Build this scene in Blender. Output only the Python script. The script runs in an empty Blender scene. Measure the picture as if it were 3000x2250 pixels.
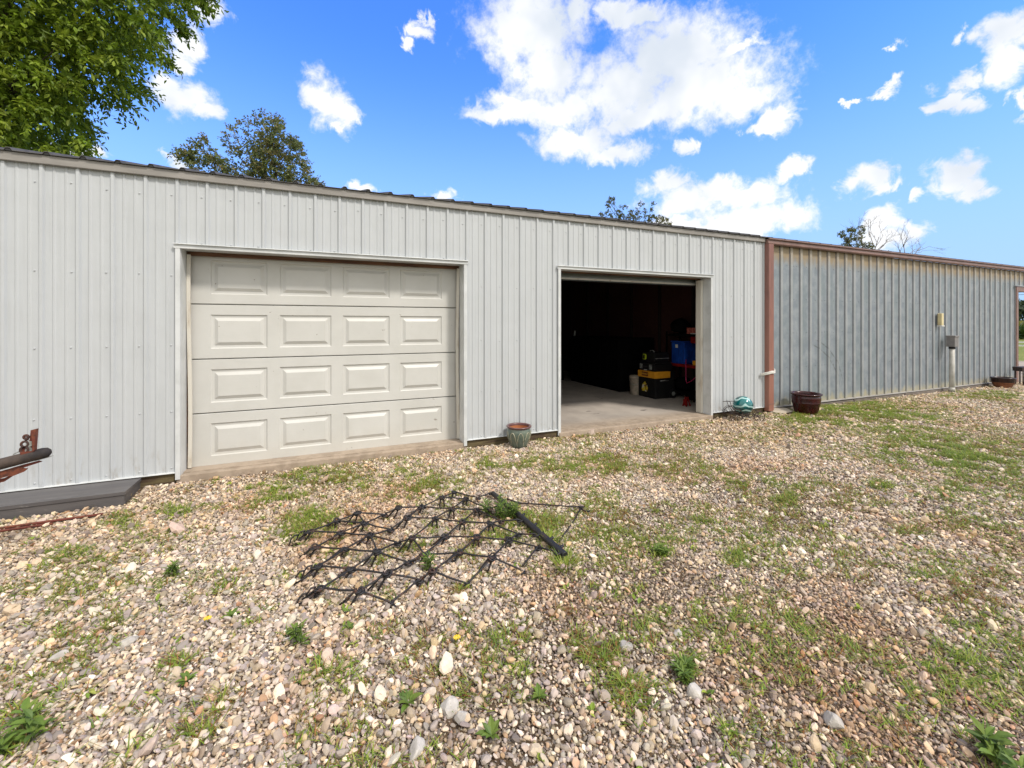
import bpy, bmesh, math, random
import numpy as np
from mathutils import Vector, Matrix
from math import radians, sin, cos, pi, atan2, asin, sqrt

random.seed(7)
rng = np.random.default_rng(7)
scene = bpy.context.scene
COL = scene.collection

# ----------------------------------------------------------------------------
# camera model: level wide angle camera with a vertical shift
# world: garage front wall is the plane y = 0 (x to the right), ground z = 0
# ----------------------------------------------------------------------------
F, CX, HY = 1261.0, 1500.0, 948.0
TH = radians(23.26)
DIST, EYE = 4.806, 1.45
SN, CN = sin(TH), cos(TH)


def ray(px, py):
    a = (px - CX) / F
    b = (HY - py) / F
    return Vector((SN + CN * a, CN - SN * a, b))


def ground(px, py, z=0.0):
    d = ray(px, py)
    t = (z - EYE) / d.z
    return Vector((d.x * t, -DIST + d.y * t, z))


def wall(px, py, y=0.0):
    d = ray(px, py)
    t = (y + DIST) / d.y
    return Vector((d.x * t, y, EYE + d.z * t))


cam_d = bpy.data.cameras.new('camera')
cam = bpy.data.objects.new('camera', cam_d)
COL.objects.link(cam)
cam.location = (0, -DIST, EYE)
cam.rotation_euler = (radians(90), 0, -TH)
cam_d.sensor_width = 36.0
cam_d.lens = 36.0 * F / 3000.0
cam_d.shift_y = -(1125 - HY) / 3000.0
cam_d.clip_start = 0.05
cam_d.clip_end = 2000
scene.camera = cam

# ----------------------------------------------------------------------------
# materials
# ----------------------------------------------------------------------------


class NT:
    """small helper to write node trees"""

    def __init__(self, tree):
        self.t = tree

    def n(self, typ, **kw):
        nd = self.t.nodes.new(typ)
        for k, v in kw.items():
            setattr(nd, k, v)
        return nd

    def link(self, a, b):
        self.t.links.new(a, b)

    def val(self, sock, v):
        if hasattr(v, 'is_linked'):
            self.link(v, sock)
        else:
            sock.default_value = v

    def math(self, op, a, b=None, c=None, clamp=False):
        nd = self.n('ShaderNodeMath', operation=op)
        nd.use_clamp = clamp
        self.val(nd.inputs[0], a)
        if b is not None:
            self.val(nd.inputs[1], b)
        if c is not None:
            self.val(nd.inputs[2], c)
        return nd.outputs[0]

    def vmath(self, op, a, b=None, out=0):
        nd = self.n('ShaderNodeVectorMath', operation=op)
        self.val(nd.inputs[0], a)
        if b is not None:
            self.val(nd.inputs[1], b)
        return nd.outputs[out]

    def noise(self, vec, scale, detail=4, rough=0.55, dist=0.0):
        nd = self.n('ShaderNodeTexNoise')
        nd.inputs['Scale'].default_value = scale
        nd.inputs['Detail'].default_value = detail
        nd.inputs['Roughness'].default_value = rough
        nd.inputs['Distortion'].default_value = dist
        if vec is not None:
            self.link(vec, nd.inputs['Vector'])
        return nd.outputs['Fac']

    def smooth(self, v, a, b, lo=0.0, hi=1.0):
        nd = self.n('ShaderNodeMapRange', interpolation_type='SMOOTHSTEP')
        self.val(nd.inputs[0], v)
        nd.inputs[1].default_value = a
        nd.inputs[2].default_value = b
        nd.inputs[3].default_value = lo
        nd.inputs[4].default_value = hi
        return nd.outputs[0]

    def mix(self, fac, a, b, mode='MIX'):
        nd = self.n('ShaderNodeMix', data_type='RGBA', blend_type=mode)
        self.val(nd.inputs[0], fac)
        for s, v in ((nd.inputs[6], a), (nd.inputs[7], b)):
            if hasattr(v, 'is_linked'):
                self.link(v, s)
            else:
                s.default_value = (v[0], v[1], v[2], 1)
        return nd.outputs[2]

    def coords(self, scale=(1, 1, 1)):
        tc = self.n('ShaderNodeTexCoord')
        # world position so that parts of one thing share one pattern
        g = self.n('ShaderNodeNewGeometry')
        mp = self.n('ShaderNodeMapping')
        mp.inputs['Scale'].default_value = scale
        self.link(g.outputs['Position'], mp.inputs['Vector'])
        return mp.outputs[0]

    def pos(self):
        g = self.n('ShaderNodeNewGeometry')
        s = self.n('ShaderNodeSeparateXYZ')
        self.link(g.outputs['Position'], s.inputs[0])
        return s.outputs


def new_mat(name):
    m = bpy.data.materials.new(name)
    m.use_nodes = True
    nt = NT(m.node_tree)
    bsdf = m.node_tree.nodes['Principled BSDF']
    return m, nt, bsdf


def simple(name, c1, c2=None, scale=8.0, rough=0.6, metal=0.0, bump=0.0, bscale=60.0, stretch=(1, 1, 1),
           spec=0.5, detail=5, lo=0.35, hi=0.65, coat=0.0):
    m, nt, b = new_mat(name)
    v = nt.coords(stretch)
    if c2 is None:
        c2 = tuple(x * 0.8 for x in c1)
    f = nt.smooth(nt.noise(v, scale, detail, 0.6), lo, hi)
    nt.link(nt.mix(f, c1, c2), b.inputs['Base Color'])
    b.inputs['Roughness'].default_value = rough
    b.inputs['Metallic'].default_value = metal
    b.inputs['Specular IOR Level'].default_value = spec
    b.inputs['Coat Weight'].default_value = coat
    if bump > 0:
        bn = nt.n('ShaderNodeBump')
        bn.inputs['Strength'].default_value = bump
        bn.inputs['Distance'].default_value = 0.01
        nt.link(nt.noise(v, bscale, 4, 0.6), bn.inputs['Height'])
        nt.link(bn.outputs[0], b.inputs['Normal'])
    return m


def rusty(name, paint, rust=(0.20, 0.07, 0.03), dark=(0.05, 0.03, 0.025), amount=0.5, scale=12, rough=0.75):
    m, nt, b = new_mat(name)
    v = nt.coords()
    f = nt.smooth(nt.noise(v, scale, 7, 0.65), amount - 0.08, amount + 0.10)
    f2 = nt.smooth(nt.noise(v, scale * 2.3, 6, 0.6), 0.45, 0.7)
    rr = nt.mix(f2, rust, dark)
    nt.link(nt.mix(f, paint, rr), b.inputs['Base Color'])
    b.inputs['Roughness'].default_value = rough
    bn = nt.n('ShaderNodeBump')
    bn.inputs['Strength'].default_value = 0.4
    bn.inputs['Distance'].default_value = 0.004
    nt.link(nt.noise(v, 90, 4, 0.6), bn.inputs['Height'])
    nt.link(bn.outputs[0], b.inputs['Normal'])
    return m


M = {}


def make_materials():
    # painted white steel siding, faint vertical streaks, dirt splashed up at the foot
    m, nt, b = new_mat('white_siding')
    v = nt.coords()
    vs = nt.coords((9, 9, 0.35))
    streak = nt.smooth(nt.noise(vs, 3.0, 5, 0.6), 0.42, 0.75)
    c = nt.mix(nt.math('MULTIPLY', streak, 0.35), (0.468, 0.492, 0.512), (0.372, 0.391, 0.405))
    px, py, pz = nt.pos()
    foot = nt.smooth(pz, 0.10, 0.42, 1.0, 0.0)
    spl = nt.smooth(nt.noise(nt.coords((6, 6, 2.0)), 2.2, 6, 0.65), 0.50, 0.72)
    c = nt.mix(nt.math('MULTIPLY', nt.math('MULTIPLY', foot, spl), 0.8), c, (0.33, 0.31, 0.28))
    fleck = nt.smooth(nt.noise(v, 26, 3, 0.5), 0.72, 0.76)
    c = nt.mix(nt.math('MULTIPLY', fleck, 0.25), c, (0.45, 0.43, 0.40))
    nt.link(c, b.inputs['Base Color'])
    b.inputs['Roughness'].default_value = 0.42
    bn = nt.n('ShaderNodeBump')
    bn.inputs['Strength'].default_value = 0.35
    bn.inputs['Distance'].default_value = 0.004
    h = nt.math('ADD', nt.noise(v, 140, 3, 0.5), nt.math('MULTIPLY', nt.noise(v, 3.0, 3, 0.5), 6.0))
    nt.link(h, bn.inputs['Height'])
    nt.link(bn.outputs[0], b.inputs['Normal'])
    M['white_siding'] = m

    # weathered galvanised siding: blotches, dark creases on one flank, yellow rust at head and foot
    m, nt, b = new_mat('galvanised_siding')
    v = nt.coords()
    blot = nt.smooth(nt.noise(v, 5.0, 6, 0.65), 0.35, 0.68)
    c = nt.mix(blot, (0.195, 0.228, 0.262), (0.280, 0.310, 0.340))
    patch = nt.smooth(nt.noise(nt.coords((2.5, 2.5, 0.8)), 2.0, 5, 0.6), 0.45, 0.65)
    c = nt.mix(nt.math('MULTIPLY', patch, 0.55), c, (0.175, 0.220, 0.235))
    px, py, pz = nt.pos()
    wob = nt.math('MULTIPLY', nt.math('SUBTRACT', nt.noise(nt.coords((3, 3, 1)), 4.0, 5, 0.6), 0.5), 0.35)
    zt = nt.math('ADD', pz, wob)
    top = nt.smooth(zt, 2.40, 2.62)
    c = nt.mix(nt.math('MULTIPLY', top, 0.75), c, (0.31, 0.215, 0.095))
    bot = nt.smooth(zt, 0.09, 0.24, 1.0, 0.0)
    c = nt.mix(nt.math('MULTIPLY', bot, 0.65), c, (0.46, 0.41, 0.26))
    # two faint curved scuffs low on the panels near the white garage
    for off in (0.0, 0.085):
        A_, B_, C_ = wall(2377.5, 1009.4), wall(2427, 1047.8), wall(2456.6, 1111)
        ax, az, bx, bz, cx, cz = A_.x + off, A_.z + off, B_.x + off, B_.z + off, C_.x + off, C_.z + off
        d = 2 * (ax * (bz - cz) + bx * (cz - az) + cx * (az - bz))
        ux = ((ax * ax + az * az) * (bz - cz) + (bx * bx + bz * bz) * (cz - az) + (cx * cx + cz * cz) * (az - bz)) / d
        uz = ((ax * ax + az * az) * (cx - bx) + (bx * bx + bz * bz) * (ax - cx) + (cx * cx + cz * cz) * (bx - ax)) / d
        rr = math.hypot(ax - ux, az - uz)
        q = nt.math('SQRT', nt.math('ADD', nt.math('POWER', nt.math('SUBTRACT', px, ux), 2.0), nt.math('POWER', nt.math('SUBTRACT', pz, uz), 2.0)))
        q = nt.math('ABSOLUTE', nt.math('SUBTRACT', q, rr))
        m1 = nt.smooth(q, 0.006, 0.016, 1.0, 0.0)
        inx = nt.math('MULTIPLY', nt.smooth(px, ax - 0.05, ax + 0.1), nt.smooth(px, cx - 0.05, cx + 0.1, 1.0, 0.0))
        inz = nt.smooth(pz, az - 0.02, az + 0.06, 1.0, 0.0)
        br = nt.smooth(nt.noise(nt.coords((5, 5, 5)), 3.0, 4, 0.6), 0.35, 0.55)
        m1 = nt.math('MULTIPLY', nt.math('MULTIPLY', m1, inx), nt.math('MULTIPLY', inz, br))
        c = nt.mix(nt.math('MULTIPLY', m1, 0.65), c, (0.085, 0.095, 0.10))
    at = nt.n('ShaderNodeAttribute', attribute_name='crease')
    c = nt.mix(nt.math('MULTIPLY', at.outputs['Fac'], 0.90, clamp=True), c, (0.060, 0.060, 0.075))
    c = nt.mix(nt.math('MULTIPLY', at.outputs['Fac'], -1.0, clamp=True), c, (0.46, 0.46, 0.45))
    nt.link(c, b.inputs['Base Color'])
    b.inputs['Roughness'].default_value = 0.55
    b.inputs['Metallic'].default_value = 0.25
    bn = nt.n('ShaderNodeBump')
    bn.inputs['Strength'].default_value = 0.25
    bn.inputs['Distance'].default_value = 0.004
    nt.link(nt.math('ADD', nt.noise(v, 60, 3, 0.5), nt.math('MULTIPLY', nt.noise(v, 2.5, 3, 0.5), 6.0)), bn.inputs['Height'])
    nt.link(bn.outputs[0], b.inputs['Normal'])
    M['galvanised_siding'] = m

    M['trim_white'] = simple('trim_white', (0.60, 0.62, 0.63), (0.50, 0.52, 0.525), 4, 0.4, bump=0.05, bscale=30)
    M['eave_metal'] = simple('eave_metal', (0.285, 0.270, 0.250), (0.225, 0.212, 0.196), 6, 0.45, stretch=(0.5, 1, 3))
    M['roof_metal'] = simple('roof_metal', (0.11, 0.105, 0.10), (0.075, 0.072, 0.07), 5, 0.7, spec=0.2)
    M['brown_metal'] = simple('brown_metal', (0.215, 0.125, 0.105), (0.165, 0.095, 0.080), 5, 0.45, bump=0.05)
    m, nt, b = new_mat('brown_post')
    px, py, pz = nt.pos()
    n = nt.smooth(nt.noise(nt.coords((8, 8, 1)), 4, 6, 0.65), 0.35, 0.7)
    c = nt.mix(n, (0.235, 0.105, 0.085), (0.165, 0.080, 0.066))
    low = nt.smooth(pz, 0.2, 2.4, 1.0, 0.0)
    c = nt.mix(nt.math('MULTIPLY', low, 0.5), c, (0.33, 0.145, 0.095))
    nt.link(c, b.inputs['Base Color'])
    b.inputs['Roughness'].default_value = 0.5
    M['brown_post'] = m
    # garage door: embossed wood-grain paint
    m, nt, b = new_mat('door_paint')
    c = nt.mix(nt.smooth(nt.noise(nt.coords((1, 1, 1)), 2.2, 4, 0.6), 0.3, 0.7), (0.550, 0.550, 0.528), (0.500, 0.500, 0.475))
    px, py, pz = nt.pos()
    foot = nt.smooth(nt.math('ADD', pz, nt.math('MULTIPLY', nt.noise(nt.coords((4, 4, 1)), 3, 5, 0.6), 0.3)), 0.2, 0.5, 1.0, 0.0)
    c = nt.mix(nt.math('MULTIPLY', foot, 0.35), c, (0.47, 0.44, 0.38))
    fleck = nt.smooth(nt.noise(nt.coords(), 17, 3, 0.5), 0.745, 0.76)
    c = nt.mix(nt.math('MULTIPLY', fleck, 0.7), c, (0.16, 0.13, 0.10))
    nt.link(c, b.inputs['Base Color'])
    b.inputs['Roughness'].default_value = 0.45
    bn = nt.n('ShaderNodeBump')
    bn.inputs['Strength'].default_value = 0.22
    bn.inputs['Distance'].default_value = 0.003
    nt.link(nt.noise(nt.coords((2, 2, 40)), 4.0, 4, 0.6), bn.inputs['Height'])
    nt.link(bn.outputs[0], b.inputs['Normal'])
    M['door_paint'] = m
    M['stop_cream'] = simple('stop_cream', (0.60, 0.575, 0.51), (0.42, 0.36, 0.28), 5, 0.6, stretch=(3, 3, 0.6), lo=0.5, hi=0.75)
    M['skirt_wood'] = simple('skirt_wood', (0.125, 0.098, 0.045), (0.060, 0.036, 0.022), 5, 0.85, stretch=(0.7, 3, 5), bump=0.3, bscale=40)
    M['raw_wood'] = simple('raw_wood', (0.16, 0.075, 0.038), (0.07, 0.032, 0.02), 6, 0.8, stretch=(0.5, 2, 6), bump=0.2)
    M['screw_zinc'] = simple('screw_zinc', (0.30, 0.30, 0.29), (0.2, 0.2, 0.2), 40, 0.5)
    M['seal'] = simple('seal', (0.02, 0.02, 0.02), None, 5, 0.7)
    m, nt, b = new_mat('concrete')
    v = nt.coords()
    c = nt.mix(nt.smooth(nt.noise(v, 1.7, 7, 0.65), 0.32, 0.7), (0.430, 0.385, 0.340), (0.300, 0.268, 0.238))
    c = nt.mix(nt.smooth(nt.noise(nt.coords((1, 2.2, 1)), 3.1, 5, 0.6), 0.63, 0.72), c, (0.12, 0.105, 0.095))
    px, py, pz = nt.pos()
    edge = nt.smooth(py, 0.05, 0.55, 1.0, 0.0)
    c = nt.mix(nt.math('MULTIPLY', edge, 0.75), c, nt.mix(nt.smooth(nt.noise(v, 9, 6, 0.6), 0.4, 0.65), (0.37, 0.285, 0.205), (0.25, 0.185, 0.125)))
    nt.link(c, b.inputs['Base Color'])
    b.inputs['Roughness'].default_value = 0.85
    bn = nt.n('ShaderNodeBump')
    bn.inputs['Strength'].default_value = 0.35
    bn.inputs['Distance'].default_value = 0.006
    nt.link(nt.noise(v, 45, 6, 0.65), bn.inputs['Height'])
    nt.link(bn.outputs[0], b.inputs['Normal'])
    M['concrete'] = m
    M['dark_wall'] = simple('dark_wall', (0.022, 0.012, 0.009), (0.012, 0.007, 0.006), 6, 0.9, stretch=(3, 3, 0.5))  # near-black, so the unlit interior's darkness sits in the colour
    m, nt, b = new_mat('chip_board')
    v = nt.coords((1, 3, 1))
    c = nt.mix(nt.smooth(nt.noise(v, 22, 5, 0.7), 0.56, 0.72), (0.045, 0.012, 0.010), (0.14, 0.065, 0.015))
    nt.link(c, b.inputs['Base Color'])
    b.inputs['Roughness'].default_value = 0.9
    M['chip_board'] = m
    M['dark_matter'] = simple('dark_matter', (0.0045, 0.0045, 0.0048), (0.0030, 0.0030, 0.0030), 9, 1.0, spec=0.03)  # near-black for bay items, the deep shade inside put into the colour
    # step
    m, nt, b = new_mat('grey_step')
    v = nt.coords((0.4, 3, 3))
    c = nt.mix(nt.smooth(nt.noise(v, 5, 6, 0.65), 0.35, 0.7), (0.105, 0.098, 0.098), (0.075, 0.070, 0.072))
    sc = nt.smooth(nt.noise(nt.coords((0.6, 4, 1)), 4.2, 5, 0.7, 1.5), 0.60, 0.66)
    c = nt.mix(nt.math('MULTIPLY', sc, 0.5), c, (0.24, 0.225, 0.21))
    nt.link(c, b.inputs['Base Color'])
    b.inputs['Roughness'].default_value = 0.5
    M['grey_step'] = m
    M['harrow_steel'] = rusty('harrow_steel', (0.011, 0.010, 0.011), (0.085, 0.036, 0.018), (0.016, 0.011, 0.010), 0.58, 25, 0.6)
    M['bar_steel'] = rusty('bar_steel', (0.011, 0.011, 0.013), (0.055, 0.03, 0.02), (0.03, 0.02, 0.02), 0.62, 14, 0.5)
    M['rust_red'] = rusty('rust_red', (0.125, 0.028, 0.018), (0.16, 0.045, 0.02), (0.035, 0.015, 0.012), 0.5, 15, 0.8)
    M['rust_dark'] = rusty('rust_dark', (0.055, 0.030, 0.026), (0.10, 0.035, 0.02), (0.03, 0.015, 0.015), 0.5, 12, 0.85)
    M['old_pole'] = simple('old_pole', (0.070, 0.050, 0.040), (0.018, 0.015, 0.016), 7, 0.8, stretch=(1, 1, 1), bump=0.3, bscale=25)
    M['green_glaze'] = simple('green_glaze', (0.135, 0.165, 0.125), (0.085, 0.115, 0.095), 10, 0.3, bump=0.1, bscale=30, coat=0.3)
    M['petal_edge'] = simple('petal_edge', (0.46, 0.44, 0.33), (0.30, 0.28, 0.20), 18, 0.35)
    M['rim_brown'] = simple('rim_brown', (0.105, 0.045, 0.045), (0.16, 0.12, 0.11), 14, 0.3, lo=0.5, hi=0.8)
    M['terracotta'] = simple('terracotta', (0.42, 0.175, 0.075), (0.33, 0.13, 0.055), 9, 0.85)
    M['red_glaze'] = simple('red_glaze', (0.042, 0.004, 0.005), (0.022, 0.003, 0.004), 14, 0.22, bump=0.12, bscale=18, coat=0.2, spec=0.35)
    M['dark_glaze'] = simple('dark_glaze', (0.018, 0.013, 0.016), (0.03, 0.008, 0.008), 12, 0.3)
    M['low_terracotta'] = simple('low_terracotta', (0.23, 0.095, 0.045), (0.16, 0.06, 0.03), 12, 0.8)
    M['black_wire'] = simple('black_wire', (0.018, 0.016, 0.016), (0.05, 0.025, 0.018), 30, 0.6)
    m, nt, b = new_mat('teal_swirl')
    v = nt.coords()
    w = nt.n('ShaderNodeTexWave', wave_type='BANDS', bands_direction='Z')
    w.inputs['Scale'].default_value = 4.5
    w.inputs['Distortion'].default_value = 9.0
    w.inputs['Detail'].default_value = 1.0
    w.inputs['Detail Scale'].default_value = 1.1
    nt.link(v, w.inputs['Vector'])
    f = nt.smooth(w.outputs['Fac'], 0.80, 0.86)
    f2 = nt.smooth(nt.noise(v, 7, 2, 0.5), 0.45, 0.6)
    c = nt.mix(f2, (0.004, 0.135, 0.140), (0.002, 0.050, 0.055))
    c = nt.mix(f, c, (0.36, 0.56, 0.55))
    nt.link(c, b.inputs['Base Color'])
    b.inputs['Roughness'].default_value = 0.15
    b.inputs['Coat Weight'].default_value = 0.5
    M['teal_swirl'] = m
    M['pvc'] = simple('pvc', (0.52, 0.51, 0.48), (0.40, 0.39, 0.35), 6, 0.5)
    M['grey_box'] = simple('grey_box', (0.215, 0.205, 0.20), (0.17, 0.165, 0.165), 10, 0.6)
    M['cream_plastic'] = simple('cream_plastic', (0.66, 0.58, 0.34), (0.57, 0.49, 0.28), 9, 0.5)
    M['white_plastic'] = simple('white_plastic', (0.72, 0.71, 0.67), (0.6, 0.59, 0.55), 9, 0.5)
    M['bucket'] = simple('bucket', (0.42, 0.34, 0.265), (0.24, 0.22, 0.165), 16, 0.6)
    M['black_plastic'] = simple('black_plastic', (0.007, 0.007, 0.008), (0.010, 0.010, 0.010), 9, 0.5, spec=0.25)
    M['yellow_plastic'] = simple('yellow_plastic', (0.72, 0.32, 0.02), (0.60, 0.26, 0.015), 9, 0.45)
    M['label_red'] = simple('label_red', (0.16, 0.03, 0.01), None, 9, 0.5)
    M['label_ink'] = simple('label_ink', (0.72, 0.40, 0.05), (0.7, 0.38, 0.05), 9, 0.5)
    m, nt, b = new_mat('sticker')
    v = nt.coords()
    f = nt.smooth(nt.noise(v, 26, 3, 0.5), 0.52, 0.56)
    f2 = nt.smooth(nt.noise(v, 17, 2, 0.5), 0.56, 0.60)
    c = nt.mix(f, (0.62, 0.46, 0.03), (0.10, 0.03, 0.01))
    c = nt.mix(f2, c, (0.62, 0.56, 0.48))
    nt.link(c, b.inputs['Base Color'])
    M['sticker'] = m
    M['sticker_white'] = simple('sticker_white', (0.66, 0.64, 0.6), None, 20, 0.5)
    M['lime'] = simple('lime', (0.48, 0.60, 0.03), None, 20, 0.5)
    M['latch'] = simple('latch', (0.42, 0.45, 0.42), (0.2, 0.2, 0.2), 25, 0.35, metal=0.5)
    M['blue_plastic'] = simple('blue_plastic', (0.010, 0.075, 0.42), (0.005, 0.03, 0.20), 9, 0.35, stretch=(1, 3, 0.6))
    M['red_paint'] = simple('red_paint', (0.24, 0.007, 0.006), (0.13, 0.005, 0.004), 9, 0.5, spec=0.2)
    M['red_card'] = simple('red_card', (0.42, 0.12, 0.09), (0.20, 0.03, 0.02), 30, 0.7)
    M['pink_cord'] = simple('pink_cord', (0.42, 0.02, 0.10), None, 9, 0.5)
    M['bark'] = simple('bark', (0.085, 0.065, 0.050), (0.04, 0.03, 0.025), 9, 0.95, stretch=(2, 2, 0.4), bump=0.8, bscale=20)
    M['dead_bark'] = simple('dead_bark', (0.23, 0.20, 0.175), (0.15, 0.13, 0.115), 9, 0.95)
    M['field_stone'] = simple('field_stone', (0.40, 0.35, 0.28), (0.30, 0.265, 0.22), 7, 0.85, bump=0.5, bscale=20)
    M['pale_rock'] = simple('pale_rock', (0.52, 0.485, 0.43), (0.36, 0.33, 0.29), 14, 0.85, bump=0.5, bscale=30)
    M['rail_white'] = simple('rail_white', (0.78, 0.78, 0.78), None, 9, 0.5)
    M['yellow_petal'] = simple('yellow_petal', (0.78, 0.55, 0.02), None, 9, 0.5)
    M['concrete_grey'] = simple('concrete_grey', (0.185, 0.160, 0.138), (0.125, 0.105, 0.09), 4, 0.9, bump=0.4, bscale=25)
    M['cable'] = simple('cable', (0.02, 0.02, 0.02), None, 9, 0.6)

    def leafmat(name, trans=0.35, rough=0.5):
        m, nt, b = new_mat(name)
        at = nt.n('ShaderNodeAttribute', attribute_name='col')
        nt.link(at.outputs['Color'], b.inputs['Base Color'])
        b.inputs['Roughness'].default_value = rough
        b.inputs['Specular IOR Level'].default_value = 0.3
        tr = nt.n('ShaderNodeBsdfTranslucent')
        nt.link(at.outputs['Color'], tr.inputs['Color'])
        mx = nt.n('ShaderNodeMixShader')
        mx.inputs[0].default_value = trans
        nt.link(b.outputs[0], mx.inputs[1])
        nt.link(tr.outputs[0], mx.inputs[2])
        out = m.node_tree.nodes['Material Output']
        nt.link(mx.outputs[0], out.inputs['Surface'])
        return m
    M['leaf'] = leafmat('leaf')
    M['grass_blade'] = leafmat('grass_blade', 0.3)

    # gravel stones: colour per stone plus mottling
    m, nt, b = new_mat('gravel_stone')
    at = nt.n('ShaderNodeAttribute', attribute_name='col')
    v = nt.coords()
    f = nt.smooth(nt.noise(v, 55, 4, 0.65), 0.3, 0.75)
    c = nt.mix(nt.math('MULTIPLY', f, 0.45), at.outputs['Color'], nt.mix(0.55, at.outputs['Color'], (0.12, 0.09, 0.07)))
    nt.link(c, b.inputs['Base Color'])
    b.inputs['Roughness'].default_value = 0.85
    b.inputs['Specular IOR Level'].default_value = 0.3
    bn = nt.n('ShaderNodeBump')
    bn.inputs['Strength'].default_value = 0.4
    bn.inputs['Distance'].default_value = 0.003
    nt.link(nt.noise(v, 160, 3, 0.6), bn.inputs['Height'])
    nt.link(bn.outputs[0], b.inputs['Normal'])
    M['gravel_stone'] = m

    # ground sheet: sandy soil under the gravel, pale gravel drive and mown lawn further off
    m, nt, b = new_mat('ground_soil')
    v = nt.coords()
    px, py, pz = nt.pos()
    soil = nt.mix(nt.smooth(nt.noise(v, 2.3, 7, 0.65), 0.35, 0.68), (0.065, 0.042, 0.024), (0.115, 0.078, 0.046))
    vo = nt.n('ShaderNodeTexVoronoi')
    vo.inputs['Scale'].default_value = 34
    nt.link(v, vo.inputs['Vector'])
    sp = nt.n('ShaderNodeSeparateColor')
    nt.link(vo.outputs['Color'], sp.inputs[0])
    peb = nt.mix(sp.outputs[0], (0.22, 0.18, 0.14), (0.44, 0.38, 0.31))
    soil = nt.mix(nt.smooth(vo.outputs['Distance'], 0.25, 0.5, 0.7, 0.0), soil, peb)
    lawn = nt.mix(nt.smooth(nt.noise(v, 0.35, 6, 0.6), 0.35, 0.65), (0.150, 0.190, 0.032), (0.215, 0.225, 0.055))
    lawn = nt.mix(nt.smooth(nt.noise(v, 9, 4, 0.6), 0.4, 0.7, 0.0, 0.4), lawn, (0.09, 0.13, 0.03))
    n = nt.math('MULTIPLY', nt.math('SUBTRACT', nt.noise(v, 0.6, 4, 0.6), 0.5), 3.0)
    dx = nt.smooth(nt.math('ADD', px, n), 24.0, 25.2)
    dl = nt.smooth(nt.math('ADD', px, n), -13.0, -11.5, 1.0, 0.0)
    dy = nt.smooth(nt.math('ADD', py, n), 10.5, 12.0)
    db = nt.smooth(nt.math('ADD', py, n), -14.0, -12.5, 1.0, 0.0)
    g = nt.math('MAXIMUM', nt.math('MAXIMUM', dx, dl), nt.math('MAXIMUM', dy, db))
    drive = nt.mix(nt.smooth(nt.noise(v, 5, 5, 0.6), 0.35, 0.65), (0.42, 0.36, 0.285), (0.34, 0.285, 0.225))
    # the yard's loose gravel further out, where stones are no longer modelled one by one
    vf = nt.n('ShaderNodeTexVoronoi')
    vf.inputs['Scale'].default_value = 42
    nt.link(v, vf.inputs['Vector'])
    sf = nt.n('ShaderNodeSeparateColor')
    nt.link(vf.outputs['Color'], sf.inputs[0])
    loose = nt.mix(sf.outputs[0], (0.25, 0.205, 0.160), (0.56, 0.50, 0.42))
    loose = nt.mix(nt.smooth(vf.outputs['Distance'], 0.35, 0.62), loose, (0.14, 0.105, 0.072))
    loose = nt.mix(nt.smooth(nt.noise(v, 1.6, 6, 0.65), 0.52, 0.66, 0.0, 0.55), loose, (0.17, 0.185, 0.05))
    ddx, ddy = px, nt.math('ADD', py, DIST)
    depth = nt.math('ADD', nt.math('MULTIPLY', ddx, SN), nt.math('MULTIPLY', ddy, CN))
    side = nt.math('SUBTRACT', nt.math('MULTIPLY', ddx, CN), nt.math('MULTIPLY', ddy, SN))
    edge = nt.math('SUBTRACT', nt.math('ABSOLUTE', side), nt.math('MULTIPLY', depth, 1500 / F))
    soil = nt.mix(nt.smooth(edge, 0.9, 2.2), soil, loose)
    soil = nt.mix(nt.smooth(px, 15.2, 16.2), soil, drive)
    nt.link(nt.mix(g, soil, lawn), b.inputs['Base Color'])
    b.inputs['Roughness'].default_value = 0.95
    b.inputs['Specular IOR Level'].default_value = 0.2
    bn = nt.n('ShaderNodeBump')
    bn.inputs['Strength'].default_value = 0.6
    bn.inputs['Distance'].default_value = 0.012
    nt.link(nt.math('ADD', nt.noise(v, 30, 5, 0.6), nt.math('MULTIPLY', vo.outputs['Distance'], -0.8)), bn.inputs['Height'])
    nt.link(bn.outputs[0], b.inputs['Normal'])
    M['ground_soil'] = m


make_materials()

# ----------------------------------------------------------------------------
# mesh helpers
# ----------------------------------------------------------------------------


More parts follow.
